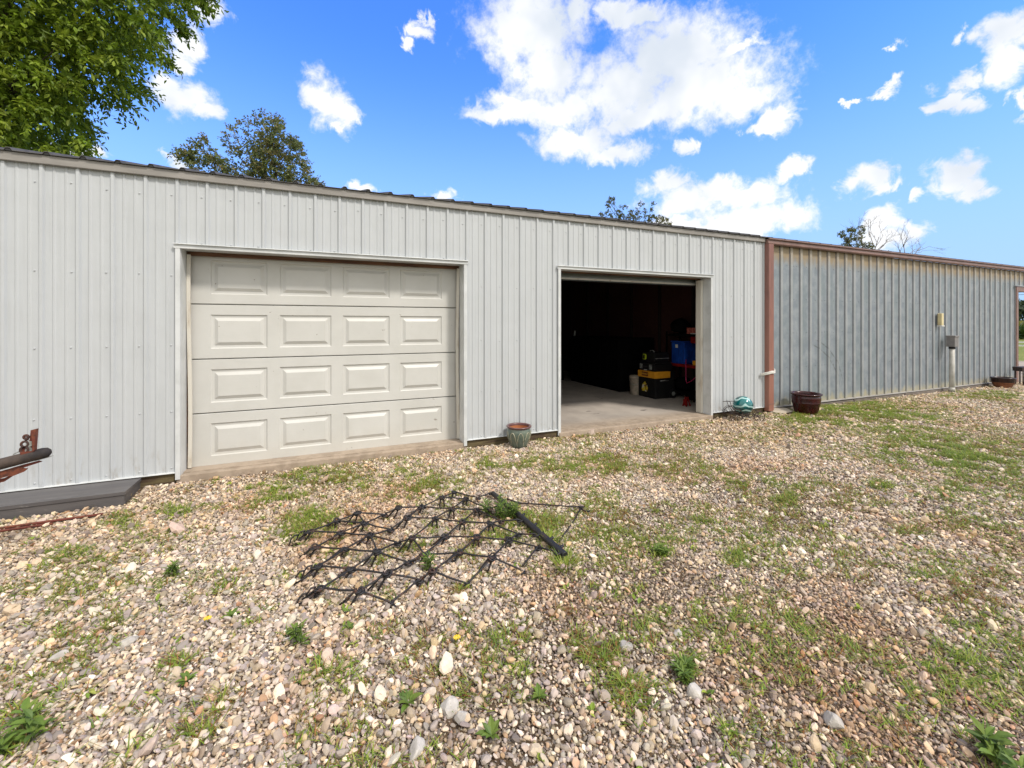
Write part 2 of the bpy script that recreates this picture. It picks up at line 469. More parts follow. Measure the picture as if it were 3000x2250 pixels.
class MB:
    """collects shapes, then links them as ONE mesh object"""

    def __init__(self):
        self.v, self.f, self.s, self.a, self.extra = [], [], [], [], None

    def add(self, vs, fs, smooth=False, attr=0.0):
        o = len(self.v)
        self.v += [tuple(p) for p in vs]
        self.f += [tuple(i + o for i in f) for f in fs]
        self.s += [smooth] * len(fs)
        self.a += [attr] * len(fs)
        return self

    def box(self, x0, x1, y0, y1, z0, z1, mat=None, bevel=0.0):
        if bevel > 0:
            bm = bmesh.new()
            bmesh.ops.create_cube(bm, size=1)
            for v in bm.verts:
                v.co = Vector(((x0 + x1) / 2 + v.co.x * (x1 - x0), (y0 + y1) / 2 + v.co.y * (y1 - y0), (z0 + z1) / 2 + v.co.z * (z1 - z0)))
            bmesh.ops.bevel(bm, geom=bm.edges[:], offset=bevel, segments=2, affect='EDGES', profile=0.6)
            bm.verts.index_update()
            vs = [v.co.copy() for v in bm.verts]
            fs = [[v.index for v in f.verts] for f in bm.faces]
            bm.free()
        else:
            vs = [Vector(p) for p in ((x0, y0, z0), (x1, y0, z0), (x1, y1, z0), (x0, y1, z0), (x0, y0, z1), (x1, y0, z1), (x1, y1, z1), (x0, y1, z1))]
            fs = [(0, 3, 2, 1), (4, 5, 6, 7), (0, 1, 5, 4), (1, 2, 6, 5), (2, 3, 7, 6), (3, 0, 4, 7)]
        if mat is not None:
            vs = [mat @ v for v in vs]
        return self.add(vs, fs)

    def tube(self, pts, r, n=8, closed=False, cap=True):
        pts = [Vector(p) for p in pts]
        k = len(pts)
        rs = r if isinstance(r, (list, tuple)) else [r] * k
        vs, fs = [], []
        up = Vector((0, 0, 1))
        prev = None
        for i, p in enumerate(pts):
            if closed:
                t = pts[(i + 1) % k] - pts[i - 1]
            else:
                t = pts[min(i + 1, k - 1)] - pts[max(i - 1, 0)]
            if t.length < 1e-9:
                t = Vector((0, 0, 1))
            t.normalize()
            if prev is None:
                a = up if abs(t.dot(up)) < 0.95 else Vector((1, 0, 0))
                u = (a - t * a.dot(t)).normalized()
            else:
                u = prev - t * prev.dot(t)
                if u.length < 1e-6:
                    u = t.orthogonal()
                u.normalize()
            prev = u
            w = t.cross(u)
            for j in range(n):
                an = 2 * pi * j / n
                vs.append(p + (u * cos(an) + w * sin(an)) * rs[i])
        m = k if closed else k - 1
        for i in range(m):
            for j in range(n):
                a, b = i * n + j, i * n + (j + 1) % n
                c, d = ((i + 1) % k) * n + (j + 1) % n, ((i + 1) % k) * n + j
                fs.append((a, b, c, d))
        self.add(vs, fs, True)
        if cap and not closed:
            o = len(self.v) - k * n
            self.f += [tuple(o + j for j in range(n))[::-1], tuple(o + (k - 1) * n + j for j in range(n))]
            self.s += [False, False]
            self.a += [0.0, 0.0]
        return self

    def ring(self, c, r, rod, axis, n=14, m=6, squash=1.0):
        axis = Vector(axis).normalized()
        u = axis.orthogonal().normalized()
        w = axis.cross(u)
        c = Vector(c)
        return self.tube([c + u * cos(2 * pi * i / n) * r + w * sin(2 * pi * i / n) * r * squash for i in range(n)], rod, m, closed=True)

    def lathe(self, c, prof, n=32):
        """prof: list of (radius, z)"""
        c = Vector(c)
        vs, fs = [], []
        k = len(prof)
        for r, z in prof:
            for j in range(n):
                a = 2 * pi * j / n
                vs.append(c + Vector((r * cos(a), r * sin(a), z)))
        for i in range(k - 1):
            for j in range(n):
                fs.append((i * n + j, i * n + (j + 1) % n, (i + 1) * n + (j + 1) % n, (i + 1) * n + j))
        return self.add(vs, fs, True)

    def prism(self, poly, d):
        """poly: 3-D outline, d: extrusion vector"""
        d = Vector(d)
        n = len(poly)
        vs = [Vector(p) for p in poly] + [Vector(p) + d for p in poly]
        fs = [tuple(range(n))[::-1], tuple(range(n, 2 * n))]
        for i in range(n):
            j = (i + 1) % n
            fs.append((i, j, n + j, n + i))
        return self.add(vs, fs)

    def build(self, name, mat, parent=None, origin=None):
        o = Vector(origin) if origin is not None else (Vector(parent.matrix_basis.translation) if parent is not None else Vector((0, 0, 0)))
        if parent is not None and parent.parent is not None and origin is None:
            o = Vector(parent['org'])
        me = bpy.data.meshes.new(name)
        me.from_pydata([tuple(Vector(p) - o) for p in self.v], [], self.f)
        me.polygons.foreach_set('use_smooth', self.s)
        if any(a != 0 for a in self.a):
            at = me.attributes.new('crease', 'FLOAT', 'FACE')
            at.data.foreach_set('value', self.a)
        me.materials.append(M[mat])
        if self.extra:
            n0, m2 = self.extra
            me.materials.append(M[m2])
            me.polygons.foreach_set('material_index', [0 if i < n0 else 1 for i in range(len(self.f))])
        me.update()
        ob = bpy.data.objects.new(name, me)
        COL.objects.link(ob)
        if parent is not None:
            ob.parent = parent
        else:
            ob.location = o
        return ob


def sub(name, mb, mat, part, root):
    """a sub-part: child of a part, which itself sits at its root's origin"""
    ob = mb.build(name, mat, origin=root.location)
    ob.location = (0, 0, 0)
    ob.parent = part
    return ob


def tag(o, label, cat, group=None):
    o['label'] = label
    o['category'] = cat
    if group:
        o['group'] = group
    return o


def thing(name, label, cat, loc=(0, 0, 0), group=None):
    o = bpy.data.objects.new(name, None)
    COL.objects.link(o)
    o.location = loc
    o.empty_display_size = 0.1
    bpy.context.view_layer.update()
    return tag(o, label, cat, group)


def np_mesh(name, verts, faces, mat, colours=None, smooth=False, parent=None, origin=(0, 0, 0)):
    """faces: (n,k) array with one face size; colours per vertex (n,3)"""
    verts = np.asarray(verts, dtype=np.float32) - np.asarray(origin, dtype=np.float32)
    faces = np.asarray(faces, dtype=np.int32)
    me = bpy.data.meshes.new(name)
    nv, nf, k = len(verts), len(faces), faces.shape[1]
    me.vertices.add(nv)
    me.vertices.foreach_set('co', verts.ravel())
    me.loops.add(nf * k)
    me.loops.foreach_set('vertex_index', faces.ravel())
    me.polygons.add(nf)
    me.polygons.foreach_set('loop_start', np.arange(0, nf * k, k, dtype=np.int32))
    me.polygons.foreach_set('use_smooth', np.full(nf, smooth, dtype=bool))
    if colours is not None:
        at = me.attributes.new('col', 'FLOAT_COLOR', 'POINT')
        rgba = np.ones((nv, 4), dtype=np.float32)
        rgba[:, :3] = colours
        at.data.foreach_set('color', rgba.ravel())
    me.materials.append(M[mat])
    me.update(calc_edges=True)
    me.validate()
    ob = bpy.data.objects.new(name, me)
    COL.objects.link(ob)
    if parent is not None:
        ob.parent = parent
    else:
        ob.location = origin
    return ob


def text_mesh(body, size, mat, matrix, name, parent, root):
    cu = bpy.data.curves.new('lettering', 'FONT')
    cu.body = body
    cu.size = size
    cu.extrude = 0.001
    cu.align_x = 'CENTER'
    cu.align_y = 'CENTER'
    cu.offset = size * 0.02
    tmp = bpy.data.objects.new('lettering_tmp', cu)
    COL.objects.link(tmp)
    dg = bpy.context.evaluated_depsgraph_get()
    me = bpy.data.meshes.new_from_object(tmp.evaluated_get(dg))
    bpy.data.objects.remove(tmp)
    bpy.data.curves.remove(cu)
    me.transform(Matrix.Translation(-Vector(root.location)) @ matrix)
    me.materials.clear()
    me.materials.append(M[mat])
    me.name = name
    ob = bpy.data.objects.new(name, me)
    COL.objects.link(ob)
    ob.parent = parent
    return ob


# ----------------------------------------------------------------------------
# the setting: ground
# ----------------------------------------------------------------------------
S = 700.0
me = bpy.data.meshes.new('ground')
me.from_pydata([(-S, -S, 0), (S, -S, 0), (S, S, 0), (-S, S, 0)], [], [(0, 1, 2, 3)])
me.materials.append(M['ground_soil'])
gr_ob = bpy.data.objects.new('ground', me)
COL.objects.link(gr_ob)
gr_ob['kind'] = 'structure'

# ----------------------------------------------------------------------------
# white metal garage
# ----------------------------------------------------------------------------
XL, XS, XR = -7.0, 6.51, 19.0       # left end, seam between the two buildings, right end
DEPTH = 8.0
EAVE = 2.775
PITCH = 0.27
RIB0, RIBP = 0.349, 0.2286
D1 = (-1.262, 1.489, 2.165)
D2 = (2.696, 5.362, 2.175)
FLOOR = 0.07


def rib_profile(x0, x1, phase, pitch, rib, minor=True):
    """(x, out, crease) breakpoints of a ribbed sheet between x0 and x1"""
    pts = []
    n0 = int(math.floor((x0 - phase) / pitch)) - 1
    n1 = int(math.ceil((x1 - phase) / pitch)) + 1
    for n in range(n0, n1 + 1):
        c = phase + n * pitch
        for dx, h, cr in rib:
            pts.append((c + dx, h, cr))
        if minor:
            for q in (1 / 3, 2 / 3):
                cc = c + pitch * q
                pts += [(cc - 0.013, 0, 0), (cc - 0.006, 0.005, 0), (cc + 0.006, 0.005, 0), (cc + 0.013, 0, 0)]
    out = []

    def at(x):
        for a, b in zip(pts, pts[1:]):
            if a[0] <= x <= b[0]:
                t = (x - a[0]) / max(b[0] - a[0], 1e-9)
                return (x, a[1] + (b[1] - a[1]) * t, a[2])
        return (x, 0, 0)
    out.append(at(x0))
    out += [p for p in pts if x0 + 1e-4 < p[0] < x1 - 1e-4]
    e = at(x1)
    out.append(e)
    return out


WHITE_RIB = [(-0.021, 0, 0), (-0.010, 0.018, 0), (0.010, 0.018, 0), (0.021, 0, 0)]
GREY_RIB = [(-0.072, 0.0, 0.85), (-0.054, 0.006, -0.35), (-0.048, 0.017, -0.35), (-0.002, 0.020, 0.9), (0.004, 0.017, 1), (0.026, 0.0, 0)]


def sheet(mb, prof, z0, z1, y=0.0, thick=0.0):
    n = len(prof)
    vs = [(x, y - h, z0) for x, h, c in prof] + [(x, y - h, z1) for x, h, c in prof]
    o = len(mb.v)
    mb.v += vs
    for i in range(n - 1):
        mb.f.append((o + i, o + i + 1, o + n + i + 1, o + n + i))
        mb.s.append(False)
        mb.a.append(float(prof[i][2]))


def screw(mb, x, y, z, r=0.0065):
    n = 7
    vs, fs = [], []
    for rr, yy in ((r * 1.25, 0), (r * 1.15, -0.003), (r * 0.75, -0.004), (r * 0.6, -0.008)):
        for j in range(n):
            a = 2 * pi * j / n
            vs.append((x + rr * cos(a), y + yy, z + rr * sin(a)))
    for i in range(3):
        for j in range(n):
            fs.append((i * n + j, (i + 1) * n + j, (i + 1) * n + (j + 1) % n, i * n + (j + 1) % n))
    fs.append(tuple(3 * n + j for j in range(n))[::-1])
    mb.add(vs, fs)


garage = thing('metal_garage', 'long low white ribbed metal garage with one closed and one open door bay', 'garage', (2.0, 0, 0))

# front siding, split round the two openings
mb = MB()
pieces = [(XL, D1[0], 0.10, EAVE), (D1[0], D1[1], D1[2], EAVE), (D1[1], D2[0], 0.10, EAVE), (D2[0], D2[1], D2[2], EAVE), (D2[1], XS, 0.09, EAVE)]
for x0, x1, z0, z1 in pieces:
    sheet(mb, rib_profile(x0, x1, RIB0, RIBP, WHITE_RIB), z0, z1)
screws = MB()
n = int((XL - RIB0) / RIBP)
while RIB0 + n * RIBP < XS - 0.03:
    x = RIB0 + n * RIBP - 0.045
    n += 1
    if x < XL:
        continue
    rows = [2.62 + random.uniform(-0.012, 0.012)]
    inside1 = D1[0] < x < D1[1]
    inside2 = D2[0] < x < D2[1]
    if inside1 or inside2:
        rows.append((D1 if inside1 else D2)[2] + 0.025)
    else:
        rows += [1.89, 1.25, 0.65, 0.135]
    for z in rows:
        screw(mb, x + random.uniform(-0.004, 0.004), 0.0, z + random.uniform(-0.008, 0.008))
mb.extra = (len(mb.f), 'screw_zinc')
mb.add(screws.v, screws.f)
siding = mb.build('siding', 'white_siding', garage)

# end and back walls, kept plain outside but ribbed all the same
mb = MB()
prof = rib_profile(0.0, DEPTH, 0.1, RIBP, WHITE_RIB, False)
o = len(mb.v)
for zz in (0.0, 1.0):
    for q, h, c in prof:
        top = EAVE + PITCH * (min(q, DEPTH - q))
        mb.v.append((XL - h, q, 0.05 if zz == 0 else top))
k = len(prof)
for i in range(k - 1):
    mb.f.append((o + i, o + k + i, o + k + i + 1, o + i + 1))
    mb.s.append(False)
    mb.a.append(0.0)
sheet(mb, [(x, -h, c) for x, h, c in rib_profile(XL, XS, RIB0, RIBP, WHITE_RIB, False)], 0.05, EAVE, DEPTH)
mb.build('rear_wall', 'white_siding', garage)

# dark inner linings
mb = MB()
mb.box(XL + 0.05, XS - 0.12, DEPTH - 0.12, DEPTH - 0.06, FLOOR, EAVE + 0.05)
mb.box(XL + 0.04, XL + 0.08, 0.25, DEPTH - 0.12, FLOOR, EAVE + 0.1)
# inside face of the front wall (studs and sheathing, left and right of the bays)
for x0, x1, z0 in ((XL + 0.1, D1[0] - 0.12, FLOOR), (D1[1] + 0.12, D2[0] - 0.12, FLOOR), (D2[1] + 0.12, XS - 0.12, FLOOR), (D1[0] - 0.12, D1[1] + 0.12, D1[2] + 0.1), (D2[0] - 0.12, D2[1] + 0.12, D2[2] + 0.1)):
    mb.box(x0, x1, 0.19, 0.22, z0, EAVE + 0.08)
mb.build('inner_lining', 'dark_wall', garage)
mb = MB()
mb.prism([(XS - 0.115, 0.24, FLOOR), (XS - 0.115, DEPTH - 0.13, FLOOR), (XS - 0.115, DEPTH - 0.13, EAVE + 0.05), (XS - 0.115, DEPTH / 2, EAVE + 0.04 + PITCH * DEPTH / 2), (XS - 0.115, 0.24, EAVE + 0.07)], (0.045, 0, 0))
mb.build('partition_wall', 'chip_board', garage)
mb = MB()
for i in range(9):
    y = 0.4 + i * 0.9
    mb.box(XS - 0.165, XS - 0.118, y, y + 0.045, FLOOR, EAVE + 0.1)
mb.build('stud', 'dark_wall', garage)

# concrete slab with aprons at the doors
mb = MB()
mb.box(XL + 0.1, XS - 0.1, 0.06, DEPTH - 0.06, -0.1, FLOOR)
mb.box(D1[0] + 0.005, D1[1] - 0.003, -0.015, 0.059, -0.1, FLOOR - 0.004, bevel=0.008)
mb.box(D2[0] + 0.01, D2[1] - 0.004, -0.035, 0.059, -0.1, FLOOR - 0.004, bevel=0.01)
mb.build('concrete_slab', 'concrete', garage)

# treated skirt boards under the siding
for x0, x1 in ((XL, D1[0] - 0.003), (D1[1] + 0.005, D2[0] - 0.003), (D2[1] + 0.006, XS)):
    MB().box(x0, x1, 0.004, 0.045, -0.08, 0.098, bevel=0.003).build('skirt_board', 'skirt_wood', garage)
for x0, x1 in ((XL, D1[0] - 0.002), (D1[1] + 0.002, D2[0] - 0.002), (D2[1] + 0.002, XS)):
    mb = MB()
    mb.prism([(x0, -0.022, 0.095), (x0, -0.020, 0.092), (x0, 0.003, 0.095), (x0, 0.003, 0.103), (x0, -0.020, 0.101)], (x1 - x0, 0, 0))
    mb.build('base_trim', 'trim_white', garage)

# eave trim and ribbed roof
mb = MB()
mb.prism([(XL, -0.034, EAVE - 0.005), (XL, -0.030, EAVE - 0.012), (XL, -0.022, EAVE - 0.006), (XL, -0.022, EAVE + 0.052), (XL, -0.034, EAVE + 0.056)], (3.95, 0, 0))
mb.prism([(XL + 3.93, -0.037, EAVE - 0.009), (XL + 3.93, -0.033, EAVE - 0.015), (XL + 3.93, -0.0222, EAVE - 0.006), (XL + 3.93, -0.0222, EAVE + 0.054), (XL + 3.93, -0.037, EAVE + 0.058)], (4.6, 0, 0))
mb.prism([(XL + 8.51, -0.034, EAVE - 0.005), (XL + 8.51, -0.030, EAVE - 0.012), (XL + 8.51, -0.0224, EAVE - 0.006), (XL + 8.51, -0.0224, EAVE + 0.052), (XL + 8.51, -0.034, EAVE + 0.056)], (XS - XL - 8.51, 0, 0))
mb.build('eave_trim', 'eave_metal', garage)


def roof_sheet(x0, x1, z0, phase, pitch, rib, yf, yb, name, mat, parent, ridge, thick=0.006):
    prof = rib_profile(x0, x1, phase, pitch, rib, False)
    mb = MB()
    for (ya, za, yb2, zb) in ((yf, z0 + PITCH * 0, ridge, z0 + PITCH * (ridge - yf)), (ridge, z0 + PITCH * (ridge - yf), yb, z0 + PITCH * (ridge - yf) - PITCH * (yb - ridge))):
        n = len(prof)
        o = len(mb.v)
        mb.v += [(x, ya, za + h) for x, h, c in prof] + [(x, yb2, zb + h) for x, h, c in prof]
        mb.v += [(x, ya, za + h - thick) for x, h, c in prof] + [(x, yb2, zb + h - thick) for x, h, c in prof]
        for i in range(n - 1):
            mb.f.append((o + i, o + i + 1, o + n + i + 1, o + n + i))
            mb.f.append((o + 2 * n + i, o + 3 * n + i, o + 3 * n + i + 1, o + 2 * n + i + 1))
            mb.f.append((o + 2 * n + i, o + 2 * n + i + 1, o + i + 1, o + i))
            mb.s += [False] * 3
            mb.a += [0.0] * 3
    return mb.build(name, mat, parent)


ROOF_RIB = [(-0.026, 0, 0), (-0.012, 0.022, 0), (0.012, 0.022, 0), (0.026, 0, 0)]
roof_sheet(XL - 0.1, XS, EAVE + 0.066, RIB0 + 0.05, RIBP, ROOF_RIB, -0.055, DEPTH + 0.05, 'roof', 'roof_metal', garage, DEPTH / 2)
# foam closures under the roof ribs
mb = MB()
mb.box(XL, XS, -0.030, 0.03, EAVE + 0.058, EAVE + 0.0602)
n = int((XL - RIB0) / RIBP)
while RIB0 + 0.05 + n * RIBP < XS - 0.03:
    x = RIB0 + 0.05 + n * RIBP
    mb.prism([(x - 0.022, -0.050, EAVE + 0.0605), (x + 0.022, -0.050, EAVE + 0.0605), (x + 0.011, -0.050, EAVE + 0.080), (x - 0.011, -0.050, EAVE + 0.080)], (0, 0.06, 0))
    n += 1
mb.build('closure_strip', 'seal', garage)


def door_trim(x0, x1, zt, zb, rec=0.17):
    """bent white sheet round a door opening: two jambs and a head"""
    w = 0.036
    for side, x in ((1, x0), (-1, x1)):
        mb = MB()
        mb.box(min(x, x + side * w), max(x, x + side * w), -0.026, -0.004, zb, zt - 0.002)
        a, b2 = x + side * (w - 0.004), x + side * (w + 0.002)
        mb.box(min(a, b2), max(a, b2), -0.003, rec, zb + 0.01, zt - 0.03)
        mb.build('jamb_trim', 'trim_white', garage)
    mb = MB()
    mb.box(x0 - 0.012, x1 + 0.012, -0.029, -0.003, zt - 0.030, zt + 0.006)
    mb.box(x0 + w, x1 - w, -0.002, rec, zt - 0.028, zt - 0.022)
    mb.prism([(x0 - 0.012, -0.024, zt + 0.0065), (x0 - 0.012, -0.044, zt + 0.0065), (x0 - 0.012, -0.042, zt + 0.013), (x0 - 0.012, -0.024, zt + 0.013)], (x1 - x0 + 0.024, 0, 0))
    mb.build('head_trim', 'trim_white', garage)


door_trim(D1[0], D1[1], D1[2], 0.035)
door_trim(D2[0], D2[1], D2[2], 0.03)
# wooden bucks and cream weather stops behind the trim
mb = MB()
for x0, x1, zt in (D1, D2):
    mb.box(x0 - 0.06, x0 + 0.055, 0.174, 0.213, FLOOR + 0.002, zt + 0.05)
    mb.box(x1 - 0.055, x1 + 0.06, 0.174, 0.213, FLOOR + 0.002, zt + 0.05)
    mb.box(x0 + 0.056, x1 - 0.056, 0.174, 0.213, zt - 0.045, zt + 0.05)
mb.build('door_buck', 'raw_wood', garage)


def wavy_strip(x, y0, y1, z0, z1, w, amp, ph):
    mb = MB()
    k = 24
    for i in range(k):
        za, zb = z0 + (z1 - z0) * i / k, z0 + (z1 - z0) * (i + 1) / k
        da, db = amp * sin(ph + 5.1 * i / k) * 1.0, amp * sin(ph + 5.1 * (i + 1) / k)
        mb.add([(x + da - w / 2, y0, za), (x + da + w / 2, y0, za), (x + db + w / 2, y0, zb), (x + db - w / 2, y0, zb),
                (x + da - w / 2, y1, za), (x + da + w / 2, y1, za), (x + db + w / 2, y1, zb), (x + db - w / 2, y1, zb)],
               [(0, 1, 2, 3), (1, 5, 6, 2), (4, 0, 3, 7)])
    return mb


wavy_strip(D1[0] + 0.062, 0.150, 0.173, 0.08, D1[2] - 0.06, 0.030, 0.007, 0.4).build('door_stop', 'stop_cream', garage)
wavy_strip(D1[1] - 0.058, 0.150, 0.173, 0.08, D1[2] - 0.06, 0.030, 0.007, 2.0).build('door_stop', 'stop_cream', garage)
wavy_strip(D2[1] - 0.068, 0.120, 0.215, 0.075, D2[2] - 0.06, 0.046, 0.002, 2.0).build('door_stop', 'stop_cream', garage)

# closed sectional door, four sections of four raised panels
door = MB()
door.box(D1[0] + 0.03, D1[1] - 0.03, 0.262, 0.275, 0.085, 2.15)
door_p = door.build('garage_door', 'door_paint', garage)
PX = [(-1.043, -0.558), (-0.448, 0.044), (0.158, 0.651), (0.768, 1.251)]
SEAM = [0.052 + 0.002, 0.576, 1.103, 1.638, 2.168]
YD = 0.214


def door_section(za, zb):
    """one embossed steel section; panels are pressed in with a bevelled field"""
    mb = MB()
    xa, xb = D1[0] + 0.035, D1[1] - 0.035
    za, zb = za + 0.003, zb - 0.003
    cy = YD
    vs = [(xa, cy, za + 0.006), (xb, cy, za + 0.006), (xb, cy, zb - 0.006), (xa, cy, zb - 0.006),
          (xa, cy + 0.012, za), (xb, cy + 0.012, za), (xb, cy + 0.012, zb), (xa, cy + 0.012, zb)]
    mb.add(vs, [(4, 5, 1, 0), (3, 2, 6, 7), (0, 3, 7, 4), (1, 5, 6, 2)])
    p0, p1 = za + 0.098, zb - 0.098
    xs = [xa]
    for a, b in PX:
        xs += [a, b]
    xs.append(xb)
    # flats round the panels
    for i in range(0, len(xs) - 1, 2):
        mb.add([(xs[i], cy, za + 0.006), (xs[i + 1], cy, za + 0.006), (xs[i + 1], cy, zb - 0.006), (xs[i], cy, zb - 0.006)], [(0, 1, 2, 3)])
    for a, b in PX:
        mb.add([(a, cy, za + 0.006), (b, cy, za + 0.006), (b, cy, p0), (a, cy, p0)], [(0, 1, 2, 3)])
        mb.add([(a, cy, p1), (b, cy, p1), (b, cy, zb - 0.006), (a, cy, zb - 0.006)], [(0, 1, 2, 3)])
        loops = []
        for ins, dy in ((0, 0), (0.010, 0.011), (0.030, 0.012), (0.062, -0.004), (0.066, -0.004)):
            loops.append([(a + ins, cy + dy, p0 + ins), (b - ins, cy + dy, p0 + ins), (b - ins, cy + dy, p1 - ins), (a + ins, cy + dy, p1 - ins)])
        for l0, l1 in zip(loops, loops[1:]):
            for i in range(4):
                j = (i + 1) % 4
                mb.add([l0[i], l0[j], l1[j], l1[i]], [(0, 1, 2, 3)])
        mb.add(loops[-1], [(0, 1, 2, 3)])
    return mb


for za, zb in zip(SEAM, SEAM[1:]):
    sub('door_section', door_section(za, zb), 'door_paint', door_p, garage)
mb = MB().box(D1[0] + 0.04, D1[1] - 0.04, 0.205, 0.24, FLOOR - 0.006, 0.0605)
sub('bottom_seal', mb, 'seal', door_p, garage)
mb = MB().box(D1[0] + 0.06, D1[1] - 0.06, 0.165, 0.174, 2.098, 2.137)
sub('top_seal', mb, 'raw_wood', door_p, garage)

# open bay: the overhead door hangs horizontally under the roof, only its bottom edge shows
mb = MB()
mb.prism([(D2[0] - 0.02, 0.30, 2.045), (D2[0] - 0.02, 0.72, 2.40), (D2[0] - 0.02, 2.6, 2.44), (D2[0] - 0.02, 2.6, 2.48), (D2[0] - 0.02, 0.70, 2.44), (D2[0] - 0.02, 0.30, 2.085)], (D2[1] - D2[0] + 0.04, 0, 0))
oh = mb.build('overhead_door', 'door_paint', garage)
sub('bottom_rail', MB().box(D2[0] - 0.02, D2[1] + 0.02, 0.272, 0.298, 2.035, 2.075, bevel=0.006), 'stop_cream', oh, garage)
sub('bottom_seal', MB().box(D2[0] - 0.02, D2[1] + 0.02, 0.262, 0.271, 2.032, 2.05), 'seal', oh, garage)
for x in (D2[0] - 0.03, D2[1] + 0.03):
    mb = MB()
    mb.tube([(x, 0.24, 0.1), (x, 0.24, 1.95), (x, 0.34, 2.15), (x, 0.70, 2.40), (x, 2.6, 2.46)], 0.02, 6)
    mb.build('door_track', 'latch', garage)

# ----------------------------------------------------------------------------
# grey galvanised shed continuing the same wall
# ----------------------------------------------------------------------------
shed = thing('metal_shed', 'weathered grey galvanised shed with brown fascia joined to the white garage', 'shed', (11.0, 0, 0))
OPEN = 15.43
GP, G0 = 0.25, 7.205
mb = MB()
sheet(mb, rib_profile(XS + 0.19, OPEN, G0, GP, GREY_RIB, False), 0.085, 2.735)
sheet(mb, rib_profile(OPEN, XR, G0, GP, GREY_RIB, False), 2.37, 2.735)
n = 0
while G0 + n * GP < OPEN - 0.05:
    for z in (2.42, 1.86, 1.30, 0.72):
        x = G0 + n * GP - 0.125
        screw(mb, x, 0.0, z + random.uniform(-0.006, 0.006), 0.006)
        if n % 3 == 0:
            screw(mb, x + 0.17, 0.0, z + random.uniform(-0.006, 0.006), 0.006)
    n += 1
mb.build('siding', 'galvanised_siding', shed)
mb = MB()
mb.prism([(XS + 0.01, -0.085, 2.735), (XS + 0.01, -0.070, 2.722), (XS + 0.01, -0.001, 2.737), (XS + 0.01, -0.001, 2.812), (XS + 0.01, -0.072, 2.812), (XS + 0.01, -0.076, 2.752), (XS + 0.01, -0.090, 2.745)], (XR - XS, 0, 0))
mb.prism([(XS + 0.01, -0.100, 2.8125), (XS + 0.01, -0.088, 2.800), (XS + 0.01, -0.077, 2.8123), (XS + 0.01, -0.077, 2.826), (XS + 0.01, -0.096, 2.826)], (XR - XS, 0, 0))
mb.build('fascia', 'brown_metal', shed)
roof_sheet(XS + 0.003, XR + 0.1, 2.832, 6.6, 0.305, [(-0.03, 0, 0), (-0.012, 0.012, 0), (0.012, 0.012, 0), (0.03, 0, 0)], -0.085, DEPTH, 'roof', 'roof_metal', shed, DEPTH / 2)
mb = MB()
mb.prism([(XS + 0.004, -0.072, 0.04), (XS + 0.012, -0.088, 0.04), (XS + 0.122, -0.088, 0.04), (XS + 0.134, -0.072, 0.04), (XS + 0.134, -0.002, 0.04), (XS + 0.004, -0.002, 0.04)], (0, 0, 2.735 - 0.04))
cp = mb.build('corner_post', 'brown_post', shed)
mb = MB()
mb.box(XS, XS + 0.138, -0.0905, -0.0885, 0.15, 0.162)
sub('post_joint', mb, 'brown_metal', cp, shed)
# strip of galvanised wall between the post and the first rib
mb = MB()
sheet(mb, [(XS + 0.136, 0, 0), (XS + 0.189, 0.004, 0)], 0.085, 2.735)
mb.build('edge_strip', 'galvanised_siding', shed)
# foundation strip
mb = MB()
x = XS + 0.17
while x < OPEN:
    x2 = min(x + random.uniform(1.6, 2.6), OPEN)
    mb.box(x, x2 - 0.012, -0.018 + random.uniform(-0.01, 0.01), 0.12, -0.1, 0.062 + random.uniform(-0.008, 0.008), bevel=0.01)
    x = x2
mb.build('foundation', 'concrete_grey', shed)
mb = MB()
mb.prism([(XS + 0.19, -0.030, 0.075), (XS + 0.19, -0.001, 0.088), (XS + 0.19, -0.001, 0.095), (XS + 0.19, -0.028, 0.080)], (OPEN - XS - 0.19, 0, 0))
mb.build('base_trim', 'eave_metal', shed)
# brown frame of the wide opening at the far end
MB().box(OPEN - 0.02, OPEN + 0.09, -0.035, 0.11, 0.03, 2.238, bevel=0.004).build('door_post', 'brown_metal', shed)
MB().box(XR - 0.12, XR, -0.035, 0.11, 0.0, 2.238, bevel=0.004).build('door_post', 'brown_metal', shed)
mb = MB()
mb.box(OPEN - 0.02, XR, -0.036, 0.11, 2.24, 2.362, bevel=0.004)
mb.build('door_header', 'brown_metal', shed)
mb = MB()
mb.prism([(OPEN - 0.08, -0.06, 2.372), (OPEN - 0.08, -0.0225, 2.38), (OPEN - 0.08, -0.0225, 2.366), (OPEN - 0.08, -0.06, 2.366)], (XR - OPEN + 0.08, 0, 0))
mb.build('drip_cap', 'trim_white', shed)
# inner cross wall and rear wall so that the shed is a real volume
mb = MB()
mb.box(OPEN - 0.07, OPEN - 0.03, 0.12, DEPTH, 0.0, 2.78)
mb.box(XS - 0.05, OPEN - 0.08, DEPTH - 0.05, DEPTH, 0.0, 2.78)
mb.box(XS - 0.065, XS - 0.02, 0.13, DEPTH - 0.06, 0.0, 2.78)
mb.build('inner_wall', 'dark_wall', shed)

# cloth strap tied round the post
mb = MB()
sx, sz = XS + 0.083, 0.657
ring = [(XS - 0.10, -0.025, sz - 0.03), (XS - 0.03, -0.05, sz - 0.015), (XS - 0.004, -0.094, sz), (XS + 0.05, -0.101, sz + 0.012), (XS + 0.115, -0.101, sz + 0.01), (XS + 0.150, -0.085, sz + 0.02), (XS + 0.175, -0.06, sz + 0.04)]
for dz in (-0.014, 0.0, 0.014):
    mb.tube([Vector(p) + Vector((0, random.uniform(-0.004, 0), dz)) for p in ring], 0.009, 6)
tag(mb.build('tie_strap', 'white_plastic', None, (XS + 0.08, -0.09, sz)), 'white cloth strap tied round the brown corner post', 'strap')

